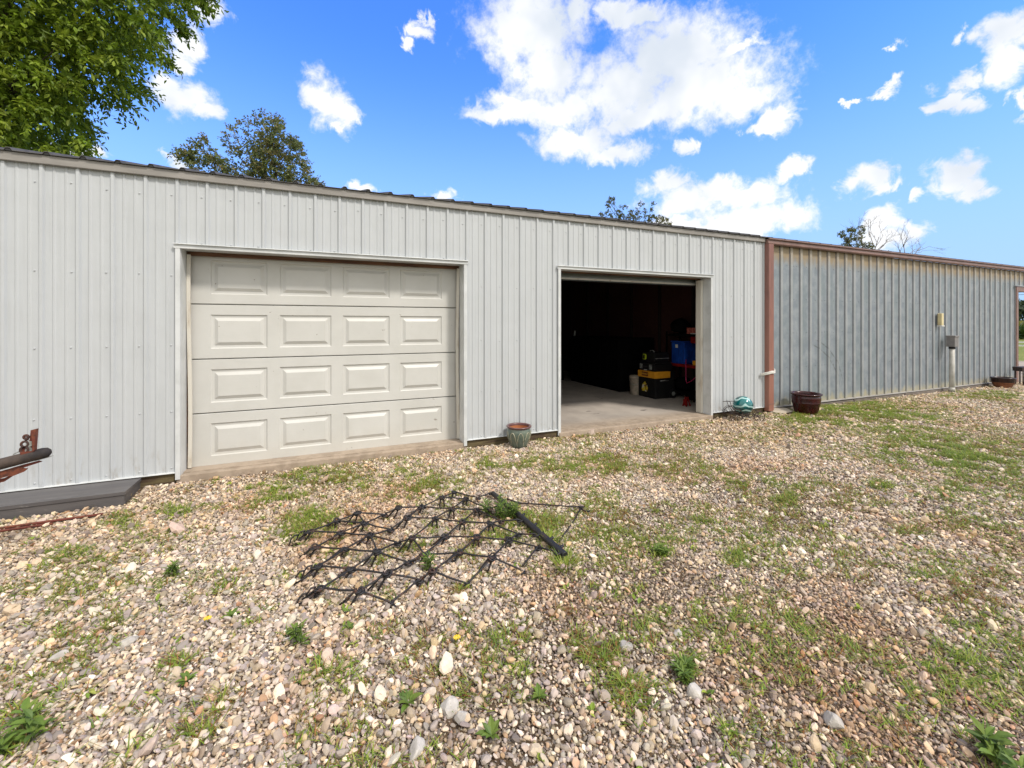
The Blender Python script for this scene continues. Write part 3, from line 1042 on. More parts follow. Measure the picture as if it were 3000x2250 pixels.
# cream weather box on the wall, conduit post
t = thing('wall_light', 'cream upright box mounted high on the grey ribbed siding', 'wall box', (11.81, -0.03, 1.39))
mb = MB().box(11.767, 11.853, -0.105, -0.032, 1.415, 1.665, bevel=0.012)
mb.build('cover', 'cream_plastic', t)
mb = MB().box(11.755, 11.865, -0.115, -0.028, 1.388, 1.412, bevel=0.008)
mb.build('base_lip', 'white_plastic', t)
MB().box(11.78, 11.84, -0.03, -0.018, 1.42, 1.65).build('back_plate', 'grey_box', t)

t = thing('conduit_post', 'pale plastic conduit post topped by a grey electrical box before grey siding', 'utility post', (12.06, -0.15, 0))
mb = MB().tube([(12.05, -0.15, -0.05), (12.055, -0.15, 0.45), (12.063, -0.15, 0.97)], 0.044, 16)
mb.build('pipe', 'pvc', t)
MB().tube([(12.05, -0.15, 0.03), (12.05, -0.15, 0.11)], 0.051, 16).build('coupling', 'pvc', t)
mb = MB().box(11.985, 12.14, -0.225, -0.085, 0.965, 1.19, bevel=0.008)
eb = mb.build('electrical_box', 'grey_box', t)
sub('lid', MB().box(11.98, 12.145, -0.236, -0.08, 1.165, 1.20, bevel=0.006), 'grey_box', eb, t)
MB().tube([(12.062, -0.15, 0.92), (12.063, -0.15, 0.966)], 0.053, 16).build('collar', 'seal', t)

# ----------------------------------------------------------------------------
# pots, ball, cart
# ----------------------------------------------------------------------------
pc = Vector((2.075, -0.185, 0.0))
t = thing('plant_pot', 'empty sage green glazed pot with petal relief beside the open bay', 'pot', pc, 'empty garden pots along the wall')
prof = [(0.0, 0.004), (0.082, 0.0), (0.092, 0.01), (0.112, 0.06), (0.134, 0.125), (0.141, 0.165), (0.136, 0.205), (0.128, 0.225)]
MB().lathe(pc, prof, 40).build('body', 'green_glaze', t)
prof = [(0.128, 0.2255), (0.142, 0.234), (0.149, 0.243), (0.147, 0.251), (0.138, 0.254), (0.126, 0.251), (0.121, 0.243), (0.121, 0.226)]
MB().lathe(pc, prof, 40).build('rim', 'rim_brown', t)
prof = [(0.1208, 0.226), (0.126, 0.20), (0.126, 0.17), (0.10, 0.165), (0.0, 0.166)]
MB().lathe(pc, prof, 40).build('inner_clay', 'terracotta', t)


def pot_r(z):
    P = [(0.092, 0.01), (0.112, 0.06), (0.134, 0.125), (0.141, 0.165), (0.136, 0.205), (0.128, 0.225)]
    for (r0, z0), (r1, z1) in zip(P, P[1:]):
        if z0 <= z <= z1:
            return r0 + (r1 - r0) * (z - z0) / (z1 - z0)
    return P[0][0] if z < 0.01 else P[-1][0]


mb = MB()
NP = 9
for i in range(NP):
    a0 = 2 * pi * i / NP + 0.25
    pts = []
    for k in range(13):
        u = -1 + 2 * k / 12
        # ogee petal arch
        z = 0.188 - 0.115 * abs(u) ** 2.4
        a = a0 + u * (pi / NP) * (0.93 - 0.12 * abs(u) ** 3)
        r = pot_r(z) + 0.001
        pts.append(pc + Vector((r * cos(a), r * sin(a), z)))
    mb.tube(pts, [0.003 + 0.0015 * (1 - abs(-1 + 2 * k / 12)) for k in range(13)], 6)
    a = a0 + pi / NP
    mb.tube([pc + Vector(((pot_r(z) + 0.0005) * cos(a), (pot_r(z) + 0.0005) * sin(a), z)) for z in (0.02, 0.05, 0.08)], 0.0025, 6)
mb.build('petal_relief', 'petal_edge', t)

pc = Vector((7.075, -0.315, 0.0))
t = thing('plant_pot', 'large dark red glossy glazed pot on grass beside the corner post', 'pot', pc, 'empty garden pots along the wall')
prof = [(0.0, 0.004), (0.148, 0.0), (0.155, 0.008), (0.172, 0.07), (0.192, 0.15), (0.198, 0.158), (0.198, 0.168), (0.196, 0.174), (0.203, 0.225), (0.200, 0.252), (0.194, 0.262)]
MB().lathe(pc, [(r, z * 1.14) for r, z in prof], 48).build('body', 'red_glaze', t)
prof = [(0.194, 0.2625), (0.212, 0.270), (0.222, 0.280), (0.221, 0.290), (0.208, 0.296), (0.192, 0.292), (0.184, 0.282), (0.180, 0.262)]
MB().lathe(pc, [(r, z * 1.14) for r, z in prof], 48).build('rim', 'red_glaze', t)
MB().lathe(pc, [(0.1798, 0.2987), (0.185, 0.23), (0.17, 0.15), (0.0, 0.148)], 40).build('inner_wall', 'red_glaze', t)

pc = Vector((13.97, -0.27, 0.0))
t = thing('plant_pot', 'low bowl shaped pot, dark above and terracotta below, near the far opening', 'pot', pc, 'empty garden pots along the wall')
MB().lathe(pc, [(0.0, 0.004), (0.115, 0.0), (0.125, 0.01), (0.155, 0.07), (0.172, 0.118), (0.182, 0.126), (0.182, 0.134)], 40).build('body', 'low_terracotta', t)
MB().lathe(pc, [(0.176, 0.1345), (0.183, 0.14), (0.190, 0.215), (0.206, 0.226), (0.206, 0.240), (0.186, 0.242), (0.176, 0.225), (0.165, 0.16), (0.0, 0.158)], 40).build('upper_band', 'dark_glaze', t)

# wire cart with the ball on it
cc = Vector((5.715, -0.255, 0.0))
RT = Vector((CN, -SN, 0))          # along the cart
FW = Vector((SN, CN, 0))
t = thing('planter_cart', 'small black wire wheeled planter cart carrying the teal ball', 'planter cart', cc)


def cp_(u, w, z):
    return cc + RT * u + FW * w + Vector((0, 0, z))


def wheel(name, u, w, r, rod=0.0060):
    mb = MB()
    c = cp_(u, w, r)
    mb.ring(c, r, rod, FW, 22, 6)
    mb.ring(c, r * 0.18, rod * 0.8, FW, 10, 5)
    for k in range(8):
        a = pi * k / 4 + 0.2
        mb.tube([c + (RT * cos(a) + Vector((0, 0, sin(a)))) * r * 0.18, c + (RT * cos(a) + Vector((0, 0, sin(a)))) * r], rod * 0.6, 5)
    return mb.build(name, 'black_wire', t)


wheel('wheel', -0.145, -0.10, 0.095)
wheel('wheel', -0.145, 0.10, 0.095)
wheel('wheel', 0.20, -0.085, 0.075)
wheel('wheel', 0.20, 0.085, 0.075)
mb = MB()
mb.ring(cp_(0, 0, 0.115), 0.10, 0.005, (0, 0, 1), 20, 6)
mb.ring(cp_(0, 0, 0.075), 0.07, 0.005, (0, 0, 1), 18, 6)
for k in range(8):
    a = k * pi / 4
    mb.tube([cp_(0.10 * cos(a), 0.10 * sin(a), 0.115), cp_(0.07 * cos(a), 0.07 * sin(a), 0.075)], 0.004, 5)
mb.tube([cp_(-0.145, -0.10, 0.095), cp_(-0.145, 0.10, 0.095)], 0.005, 6)
mb.tube([cp_(0.20, -0.085, 0.075), cp_(0.20, 0.085, 0.075)], 0.005, 6)
for w in (-0.06, 0.06):
    mb.tube([cp_(-0.145, w, 0.095), cp_(-0.06, w, 0.09), cp_(0.07, w, 0.075), cp_(0.20, w, 0.075)], 0.005, 6)
mb.build('frame', 'black_wire', t)
mb = MB()
for w in (-0.05, 0.05):
    mb.tube([cp_(-0.09, w, 0.085), cp_(-0.15, w, 0.16), cp_(-0.20, w, 0.235), cp_(-0.215, w, 0.285)], 0.0045, 6)
mb.tube([cp_(-0.30, 0, 0.285), cp_(-0.215, 0, 0.29), cp_(-0.12, 0, 0.288)], 0.0045, 6)
mb.tube([cp_(-0.215, -0.055, 0.286), cp_(-0.215, 0.055, 0.286)], 0.0045, 6)
for s in (-1, 1):
    mb.tube([cp_(-0.145 + 0.115 * cos(a), s * 0.10, 0.095 + 0.115 * sin(a)) for a in [radians(d) for d in range(20, 171, 15)]], 0.0035, 5)
mb.build('handle', 'black_wire', t)
mb = MB()
bc = cp_(0.0, 0, 0.228)
mb.lathe(bc, [(0.138 * sin(pi * i / 24), -0.138 * cos(pi * i / 24)) for i in range(25)], 40)
tag(mb.build('garden_ball', 'teal_swirl', None, bc), 'shiny teal ball with pale swirls resting in the wire cart', 'ball')

# dark metal stand at the far opening
sc = Vector((15.0, -0.245, 0))
t = thing('metal_stand', 'small black metal stand with slanted tray and pale disc by far opening', 'stand', sc)


def sp_(u, w, z):
    return sc + RT * u + FW * w + Vector((0, 0, z))


mb = MB()
mb.prism([sp_(-0.10, -0.10, 0.335), sp_(0.10, -0.10, 0.365), sp_(0.13, -0.10, 0.44), sp_(-0.11, -0.10, 0.43)], FW * 0.2)
mb.build('tray', 'black_wire', t)
for u, w in ((-0.06, -0.08), (0.05, -0.08), (-0.06, 0.08), (0.05, 0.08)):
    MB().tube([sp_(u, w, 0.36), sp_(u, w, 0.0)], 0.013, 8).build('leg', 'black_wire', t)
mb = MB()
mb.tube([sp_(-0.06, -0.085, 0.07), sp_(0.05, -0.085, 0.075)], 0.009, 6)
mb.tube([sp_(0.05, -0.085, 0.22), sp_(0.30, -0.085, 0.20)], 0.010, 6)
mb.build('crossbar', 'black_wire', t)
mb = MB()
mb.tube([sp_(-0.02, -0.135, 0.235), sp_(-0.02, -0.10, 0.235)], 0.058, 18)
mb.build('disc', 'cream_plastic', t)

# flat stone by the red pot and loose rocks on the gravel


def rock(name, c, dims, rot, mat, label, seed, cat='rock'):
    r = random.Random(seed)
    bm = bmesh.new()
    bmesh.ops.create_icosphere(bm, subdivisions=3, radius=1.0)
    planes = [(Vector((r.uniform(-1, 1), r.uniform(-1, 1), r.uniform(-1, 1))).normalized(), r.uniform(0.55, 0.85)) for _ in range(14)]
    R = Matrix.Rotation(rot, 3, 'Z')
    for v in bm.verts:
        d = v.co.normalized()
        m = 1.0
        for n, k in planes:
            q = n.dot(d)
            if q > 0.01:
                m = min(m, k / q)
        p = d * m
        v.co = R @ Vector((p.x * dims[0], p.y * dims[1], p.z * dims[2]))
    me = bpy.data.meshes.new(name)
    bm.to_mesh(me)
    bm.free()
    me.materials.append(M[mat])
    ob = bpy.data.objects.new(name, me)
    COL.objects.link(ob)
    ob.location = c
    return tag(ob, label, cat, 'loose rocks on the gravel')


rock('rock', (6.80, -0.12, 0.03), (0.24, 0.13, 0.05), -0.4, 'field_stone', 'flat tan stone lying between the brown post and red pot', 3)
for i, (px, py, dims, rot, lab) in enumerate((
        (1830, 1895, (0.058, 0.045, 0.035), 0.3, 'white angular rock at the upper right edge of a weedy patch'),
        (1315, 2075, (0.060, 0.055, 0.042), 1.2, 'biggest pale rounded rock low in the middle foreground'),
        (1352, 2105, (0.040, 0.042, 0.034), 0.2, 'pale rounded rock touching the right side of the biggest one'),
        (1222, 2190, (0.040, 0.085, 0.040), -0.3, 'long wedge shaped pale rock at the bottom edge of the view'),
        (2035, 2025, (0.050, 0.055, 0.045), 0.8, 'grey blocky rock beside a dark green weed in the right foreground'),
        (2445, 2115, (0.055, 0.045, 0.038), 0.5, 'grey squarish rock alone in the right foreground'),
        (1985, 1325 + 530, (0.036, 0.03, 0.03), 0.5, 'small yellowish rock right of the harrow among brown tufts'),
        (375, 1880, (0.055, 0.04, 0.03), 0.1, 'smooth light grey rock in the left foreground'),
        (168, 1925, (0.050, 0.035, 0.03), 0.5, 'broad pale grey rock near the left edge of the gravel'))):
    p = ground(px, py, 0.012)
    rock('rock', p, tuple(0.74 * q for q in dims), rot, 'pale_rock', lab, 11 + i)

# ----------------------------------------------------------------------------
# grey step, rusty rods, rusty implement tongue at the left
# ----------------------------------------------------------------------------
t = thing('door_step', 'long dark grey wooden step against the white siding at left', 'step', (-2.6, -0.2, 0))
mb = MB()
mb.prism([(-4.3, -0.43, 0.104), (-1.478, -0.435, 0.110), (-1.505, -0.024, 0.088), (-4.3, -0.024, 0.088)], (0, 0, -0.025))
mb.build('tread', 'grey_step', t)
mb = MB()
mb.prism([(-4.3, -0.422, 0.078), (-1.488, -0.427, 0.084), (-1.488, -0.427, -0.05), (-4.3, -0.422, -0.05)], (0, 0.03, 0))
mb.build('riser', 'grey_step', t)
mb = MB()
mb.prism([(-1.487, -0.396, 0.084), (-1.512, -0.026, 0.062), (-1.512, -0.026, -0.05), (-1.487, -0.396, -0.05)], (-0.03, 0, 0))
mb.build('end_board', 'grey_step', t)

mb = MB()
mb.tube([(-3.6, -0.70, 0.012), (-2.5, -0.665, 0.022), (-2.0, -0.645, 0.026), (-1.545, -0.628, 0.022)], 0.009, 7)
tag(mb.build('iron_rod', 'rust_red', None, (-2.5, -0.66, 0.02)), 'longer rusty iron rod on gravel nearer the grey step', 'rod', 'rusty rods on the gravel')
mb = MB()
mb.tube([(-3.5, -0.77, 0.018), (-2.6, -0.735, 0.022), (-2.1, -0.71, 0.028), (-1.80, -0.685, 0.022)], 0.009, 7)
tag(mb.build('iron_rod', 'rust_red', None, (-2.6, -0.71, 0.02)), 'shorter rusty iron rod farther from the grey step', 'rod', 'rusty rods on the gravel')

TY = -1.25


def tw(cx, cy, dy=0.0):
    """point of the implement, measured in its own vertical plane"""
    return wall(cx / 6.91, 1200 + cy / 6.91, TY + dy)


ton = thing('implement_tongue', 'rusty farm implement tongue with a round nosed pole poking in from the left', 'farm implement', (-2.6, TY, 0))
mb = MB()
a, b = tw(-600, 1260), tw(880, 880)
dr = (b - a).normalized()
rad = 0.033
mb.tube([a - dr * 1.2, a, b, b + dr * 0.02, b + dr * 0.032, b + dr * 0.037], [rad, rad, rad, rad * 0.85, rad * 0.5, 0.004], 16)
mb.build('pole', 'old_pole', ton)
mb = MB()
mb.prism([tw(620, 418), tw(722, 398), tw(690, 835), tw(560, 870), tw(440, 870), tw(445, 770), tw(540, 735), tw(600, 600)], (0, 0.008, 0))
mb.prism([tw(626, 420, -0.03), tw(722, 398, -0.03), tw(690, 835, -0.03), tw(655, 850, -0.03)], (0, 0.029, 0))
bk = mb.build('bracket', 'rust_red', ton)
mb = MB()
mb.ring(tw(500, 700, -0.004), 0.016, 0.007, (0, 1, 0), 14, 6)
mb.ring(tw(490, 815, -0.004), 0.018, 0.007, (0, 1, 0), 14, 6)
mb.tube([tw(540, 620), tw(545, 590), tw(528, 560)], 0.009, 8)
mb.ring(tw(528, 556), 0.010, 0.008, (0, 1, 0), 12, 6)
sub('clevis', mb, 'rust_dark', bk, ton)
mb = MB()
for q in ((605, 690), (590, 815)):
    c = tw(*q)
    mb.tube([c + Vector((0, -0.006, 0)), c + Vector((0, -0.001, 0))], 0.017, 14)
sub('bolt_head', mb, 'latch', bk, ton)
mb = MB()
mb.tube([tw(430, 835), tw(340, 870), tw(270, 905), tw(275, 928), tw(340, 915), tw(420, 890)], 0.003, 6)
mb.build('wire_loop', 'latch', ton)
mb = MB()
mb.prism([tw(400, 870, -0.02), tw(720, 840, -0.02), tw(700, 870, -0.02), tw(420, 925, -0.02)], (0, 0.04, 0))
mb.build('shoe', 'rust_red', ton)
mb = MB()
mb.prism([tw(700, 1030), tw(1070, 930), tw(1075, 940), tw(980, 970), tw(705, 1045)], (0, 0.006, 0))
mb.build('pin', 'latch', ton)
mb = MB()
mb.prism([tw(-500, 1340), tw(0, 1255), tw(420, 1130), tw(770, 1040), tw(840, 1058), tw(760, 1085), tw(560, 1150), tw(440, 1190), tw(550, 1200), tw(480, 1260), tw(380, 1300), tw(250, 1350), tw(170, 1345), tw(50, 1380), tw(0, 1400), tw(-500, 1500)], (0, 0.012, 0))
mb.prism([tw(-400, 1470, 0.02), tw(60, 1400, 0.02), tw(180, 1340, 0.02), tw(250, 1350, 0.02), tw(80, 1460, 0.02), tw(0, 1480, 0.02), tw(-400, 1570, 0.02)], (0, 0.012, 0))
mb.build('lower_bracket', 'rust_red', ton)
mb = MB()
e = a - dr * 0.9
mb.tube([e, (e.x, e.y, 0.0)], 0.03, 10)
mb.box(e.x - 0.1, e.x + 0.1, e.y - 0.1, e.y + 0.1, 0.0, 0.012)
mb.tube([a - dr * 1.15, (e.x - 0.3, e.y + 0.35, 0.0)], 0.022, 8)
mb.build('prop_stand', 'rust_dark', ton)

# ----------------------------------------------------------------------------
# drag harrow
# ----------------------------------------------------------------------------
har = thing('drag_harrow', 'rusty black spike chain harrow spread flat on the weedy gravel', 'harrow', (0.6, -1.9, 0))


def A(x, y):
    return (830 + x / 4.367, 1420 + y / 4.367)


def B(x, y):
    return (1230 + x / 4.254, 1400 + y / 4.254)


NODES = {
    'A1': A(345, 605), 'A2': A(690, 470), 'A3': A(950, 368), 'A4': A(1290, 388), 'A5': A(1480, 300), 'a': A(1780, 290),
    'B1': A(745, 620), 'B2': A(1040, 500), 'B3': A(1370, 580), 'B4': A(1590, 430), 'i': B(190, 510),
    'C1': A(420, 810), 'C2': A(790, 830), 'C3': A(1110, 655), 'C4': A(1460, 748), 'C5': A(1650, 690), 'm': B(320, 740),
    'D1': A(450, 1050), 'D2': A(870, 1090), 'D3': A(1200, 865), 'D4': A(1590, 1000), 'D5': A(1800, 900),
    'E1': A(500, 1330), 'E2': A(970, 1370), 'E3': A(1320, 1150), 'E4': A(1740, 1220), 't': A(1915, 1115), 'F': A(1380, 1520),
    'b': B(280, 245), 'c': B(430, 180), 'd': B(565, 270), 'e': B(720, 252), 'f': B(400, 390), 'g': B(705, 405), 'h': B(870, 390),
    'j': B(530, 555), 'k': B(880, 575), 'l': B(1010, 545), 'n': B(705, 745), 'o': B(1110, 780), 'p': B(1220, 705),
    'q': B(490, 940), 'r': B(900, 1000), 's': B(1470, 870), 'u': B(595, 1330), 'v': B(1260, 1155), 'x': B(1310, 1075),
    'B_e': B(890, 190), 'B_h': B(1000, 345), 'B_l': B(1240, 525), 'B_p': B(1440, 705), 'B_s': B(1700, 930),
}
ZN = {}
for k in NODES:
    ZN[k] = 0.070 + random.uniform(-0.020, 0.016)
for k in ('F', 'u', 'v', 'x', 'E4', 'A4', 'B3', 'C4', 'D4', 'e', 'l', 'p', 's'):
    ZN[k] = 0.045
for k in ('F', 'u', 'v', 'x'):
    ZN[k] = 0.018
for k in ('B_e', 'B_h', 'B_l', 'B_p', 'B_s'):
    ZN[k] = 0.055
PN = {k: ground(px, py, ZN[k]) for k, (px, py) in NODES.items()}
EDGES = ('A1-B1 B1-C3 C3-C4 A2-B2 B2-B3 A3-A4 C1-C2 C2-D3 D3-D4 D1-D2 D2-E3 E3-E4 E1-E2 E2-F A1-A2 A2-A3 C1-B1 B1-B2 B2-A4 D1-C2 '
         'C2-C3 C3-B3 E1-D2 D2-D3 D3-C4 E2-E3 E3-D4 F-E4 C4-C5 B3-B4 A4-A5 A5-a a-B4 D4-D5 E4-t C3-D3 A3-B2 '
         'a-b b-c b-d c-e e-B_e d-h a-f f-d f-g g-l h-B_h g-h i-f B4-i i-j j-g j-k k-l l-B_l k-p p-B_p C5-m C5-i C5-D5 m-j m-n n-k n-o '
         'o-s s-B_s o-p D5-m q-n D5-q q-r r-o t-q t-u r-v u-r x-s').split()
for e in EDGES:
    n0, n1 = e.split('-')
    p, q = PN[n0], PN[n1]
    mb = MB()
    d = (q - p)
    L = d.length
    d.normalize()
    side = d.cross(Vector((0, 0, 1))).normalized()
    bow = random.uniform(-0.006, 0.006)
    pts = [p - d * 0.012 + Vector((0, 0, -0.006)), p + d * 0.012 + Vector((0, 0, 0.006)), p.lerp(q, 0.5) + side * bow + Vector((0, 0, 0.004)), q - d * 0.012 + Vector((0, 0, 0.006)), q + d * 0.014 + Vector((0, 0, -0.004))]
    mb.tube(pts, 0.0054, 7)
    # hooked loop end of the link
    c = q + d * 0.004
    lp = []
    for k in range(8):
        an = pi * 1.5 * k / 7 - 0.6
        lp.append(c + d * (0.020 * cos(an)) + side * (0.016 * sin(an)) + Vector((0, 0, -0.010 * k / 7)))
    mb.tube(lp, 0.0062, 6)
    if not n1.startswith('B_'):
        c = p - d * 0.004
        mb.tube([c + d * (-0.018 * cos(an)) + side * (0.014 * sin(an)) + Vector((0, 0, 0.006)) for an in [pi * 1.4 * k / 6 - 0.5 for k in range(7)]], 0.0050, 6)
    mb.build('link', 'harrow_steel', har)
TINED = 'A1 A2 A3 A5 a B1 B2 B4 i C1 C2 C3 C5 m D1 D2 D3 D5 E1 E2 E3 t b c d f g h j k n o q r'.split()
for k in TINED:
    p = PN[k]
    mb = MB()
    if k in ('A1', 'C1', 'D1', 'E1'):
        mb.ring(p + Vector((-0.022, -0.004, 0.0)), 0.019, 0.0048, (0.25, 0.3, 1), 12, 6)
    for q in range(2):
        mb.ring(p + Vector((random.uniform(-0.012, 0.012), random.uniform(-0.010, 0.010), 0.004)), random.uniform(0.014, 0.019), 0.0050, (random.uniform(-0.6, 0.6), random.uniform(-0.8, 0.2), 0.8), 12, 6)
    w = random.uniform(-0.010, 0.010)
    big = 1.0
    far = k in 'b c d f g h j k o n i'.split()
    if far:
        t1 = Vector((p.x - 0.022 + w, p.y - 0.012, 0.004))
        t2 = Vector((p.x + 0.018 + w, p.y - 0.016, 0.004))
    else:
        t1 = Vector((p.x - 0.088 + w, p.y + 0.022, 0.006))
        t2 = Vector((p.x - 0.038 + w, p.y - 0.002, 0.002))
    for tip, off in ((t1, -0.010), (t2, 0.010)):
        s0 = p + Vector((off, 0.004, 0.008))
        mb.tube([s0, s0.lerp(tip, 0.15) + Vector((0, 0, 0.004)), s0.lerp(tip, 0.6), tip], [0.0062, 0.0062, 0.0060, 0.0046], 7)
    mb.build('tine_pair', 'harrow_steel', har)
# hooked tail pieces at the left edge
for k in ('A1', 'D1', 'E1'):
    mb = MB()
    p = PN[k]
    for dx, dz, ww in ((-0.055, 0.0, 0.02), (-0.095, -0.01, 0.0)):
        c = Vector((p.x + dx, p.y - 0.015 + ww, p.z - 0.005 + dz))
        mb.tube([c + Vector((0.025, 0.01, 0.012)), c + Vector((0.0, 0.006, 0.014)), c + Vector((-0.018, 0, -0.005)), c + Vector((-0.028, -0.004, -0.035)), c + Vector((-0.032, -0.004, -0.062))], 0.005, 7)
    mb.tube([p + Vector((-0.02, 0, -0.01)), Vector((p.x - 0.085, p.y - 0.02, 0.02)), Vector((p.x - 0.125, p.y - 0.02, 0.006))], 0.005, 7)
    mb.build('tail_hook', 'harrow_steel', har)
# draw bar
mb = MB()
p0, p1 = ground(*B(905, 190), 0.05), ground(*B(1815, 965), 0.045)
dd = (p1 - p0).normalized()
mb.tube([p0, p0 + dd * 0.01, p0.lerp(p1, 0.5) + Vector((0, 0, 0.004)), p1 - dd * 0.004, p1], [0.017, 0.0205, 0.0205, 0.0205, 0.018], 16)
bar = mb.build('draw_bar', 'bar_steel', har)
mb = MB()
for tt in (0.30, 0.46, 0.62, 0.82, 0.93):
    c = p0.lerp(p1, tt)
    mb.tube([c + Vector((0.012, 0, 0.010)), c + Vector((0.034, 0.006, 0.014))], 0.009, 8)
sub('bolt', mb, 'bar_steel', bar, har)
# tow rods in front of the bar
c0, c1, c2, c3, c4 = (ground(*B(*q), 0.03) for q in ((1085, 262), (1240, 312), (1700, 345), (2010, 362), (2115, 415)))
mb = MB().tube([c0, c0.lerp(c1, 0.5), c1, c2, c3], 0.006, 7)
mb.ring(c1, 0.016, 0.005, (0.2, 0.2, 1), 12, 6)
mb.build('tow_rod', 'harrow_steel', har)
mb = MB().tube([c3, ground(*B(2025, 395), 0.025), ground(*B(2060, 415), 0.02), c4], 0.007, 7)
mb.ring(c3, 0.020, 0.006, (0.1, 0.3, 1), 12, 6)
mb.build('tow_hook', 'harrow_steel', har)
mb = MB().tube([c3, ground(*B(1930, 520), 0.02), ground(*B(1830, 660), 0.012), ground(*B(1740, 790), 0.03)], 0.005, 7)
mb.build('tow_rod', 'harrow_steel', har)

# ----------------------------------------------------------------------------
# things inside the open bay
# ----------------------------------------------------------------------------
Z0 = FLOOR
# wheeled tool chest: faces -x
t = thing('tool_box', 'black wheeled tool chest with yellow band and sticker, lowest of the stack', 'tool box', (5.72, 1.6, Z0), 'stacked black tool cases')
x0, x1, y0, y1 = 5.495, 5.95, 1.36, 1.83
MB().box(x0, x1, y0, y1, Z0, 0.44, bevel=0.015).build('body', 'black_plastic', t)
bd = MB().box(x0 - 0.012, x1 - 0.10, y0 + 0.004, y1 + 0.006, 0.443, 0.565, bevel=0.01).build('band', 'yellow_plastic', t)
MB().box(x1 - 0.099, x1 + 0.004, y0 + 0.005, y1, 0.443, 0.565, bevel=0.01).build('hinge_block', 'black_plastic', t)
lb = MB().box(x0 - 0.0165, x0 - 0.0125, 1.545, 1.715, 0.470, 0.546).build('label_plate', 'label_red', t)
mtx = Matrix.Translation((x0 - 0.018, 1.63, 0.508)) @ Matrix.Rotation(radians(-90), 4, 'Z') @ Matrix.Rotation(radians(90), 4, 'X')
text_mesh('DEWALT', 0.040, 'label_ink', mtx, 'lettering', lb, t)
mb = MB()
poly = [(1.735, 0.18), (1.715, 0.30), (1.68, 0.335), (1.64, 0.365), (1.58, 0.30), (1.56, 0.255), (1.575, 0.20), (1.60, 0.175), (1.66, 0.185)]
mb.prism([(x0 - 0.002, y, z) for y, z in poly], (-0.003, 0, 0))
mb.build('sticker', 'sticker', t)
for xx in (x1 - 0.06,):
    MB().tube([(xx, y0 - 0.03, Z0 + 0.085), (xx, y0 - 0.002, Z0 + 0.085)], 0.085, 20).build('wheel', 'black_plastic', t)
    MB().tube([(xx, y0 - 0.034, Z0 + 0.085), (xx, y0 - 0.031, Z0 + 0.085)], 0.04, 14).build('hub', 'latch', t)
MB().tube([(x0 + 0.10, y0 - 0.006, 0.40), (x0 + 0.2, y0 - 0.012, 0.405), (x0 + 0.3, y0 - 0.006, 0.40)], 0.008, 6).build('side_handle', 'latch', t)

t = thing('tool_box', 'black tool case with two silver latches, middle of the stack', 'tool box', (5.72, 1.6, 0.57), 'stacked black tool cases')
MB().box(x0 + 0.01, x1 - 0.03, y0 + 0.03, y1 - 0.005, 0.569, 0.70, bevel=0.015).build('body', 'black_plastic', t)
MB().box(x0 + 0.018, x1 - 0.04, y0 + 0.04, y1 - 0.02, 0.7005, 0.735, bevel=0.012).build('lid', 'black_plastic', t)
for yy in (1.50, 1.755):
    MB().box(x0 - 0.004, x0 + 0.009, yy - 0.033, yy + 0.033, 0.60, 0.69, bevel=0.005).build('latch', 'latch', t)
MB().box(x0 + 0.004, x0 + 0.009, 1.60, 1.68, 0.575, 0.590).build('name_strip', 'sticker_white', t)
MB().tube([(x0 + 0.0, 1.585, 0.645), (x0 - 0.025, 1.59, 0.65), (x0 - 0.025, 1.69, 0.65), (x0, 1.695, 0.645)], 0.008, 6).build('handle', 'seal', t)

t = thing('tool_box', 'black tool bag with lime and white label, topmost of the stack', 'tool box', (5.72, 1.6, 0.736), 'stacked black tool cases')
MB().box(x0 + 0.03, x1 - 0.08, y0 + 0.06, y1 - 0.06, 0.736, 0.915, bevel=0.03).build('body', 'black_plastic', t)
mb = MB()
yA, yB, zA, zB = 1.655, 1.735, 0.775, 0.875
mb.prism([(x0 + 0.028, y, z) for y, z in ((yB, zA), (yA, zA), (yA - 0.02, zA + 0.02), (yA - 0.02, zB - 0.02), (yA, zB), (yB - 0.01, zB))], (-0.003, 0, 0))
lab = mb.build('label_plate', 'lime', t)
mb = MB()
mb.prism([(x0 + 0.0245, y, z) for y, z in ((yB - 0.008, zA + 0.010), (yA + 0.022, zA + 0.010), (yA + 0.022, zB - 0.012), (yB - 0.016, zB - 0.012))], (-0.002, 0, 0))
sub('label_window', mb, 'black_plastic', lab, t)
MB().tube([(x0 + 0.1, 1.62, 0.91), (x0 + 0.09, 1.60, 0.95), (x0 + 0.09, 1.52, 0.95), (x0 + 0.1, 1.50, 0.91)], 0.009, 6).build('handle', 'latch', t)
MB().box(x0 + 0.04, x1 - 0.09, y0 + 0.0485, y0 + 0.058, 0.80, 0.812).build('zip_strip', 'latch', t)

pc = Vector((5.56, 1.965, Z0))
t = thing('bucket', 'dirty beige plastic bucket behind the black tool chest', 'bucket', pc)
MB().lathe(pc, [(0.0, 0.004), (0.118, 0.0), (0.122, 0.01), (0.135, 0.32), (0.142, 0.325), (0.142, 0.36), (0.134, 0.362), (0.128, 0.33), (0.115, 0.02), (0, 0.018)], 28).build('body', 'bucket', t)
MB().tube([pc + Vector((0.14 * cos(a), 0.14 * sin(a), 0.30 - 0.10 * sin((a - 2.2) * 1.0) ** 2)) for a in [2.2 + 3.1 * i / 12 for i in range(13)]], 0.003, 5).build('bail', 'latch', t)

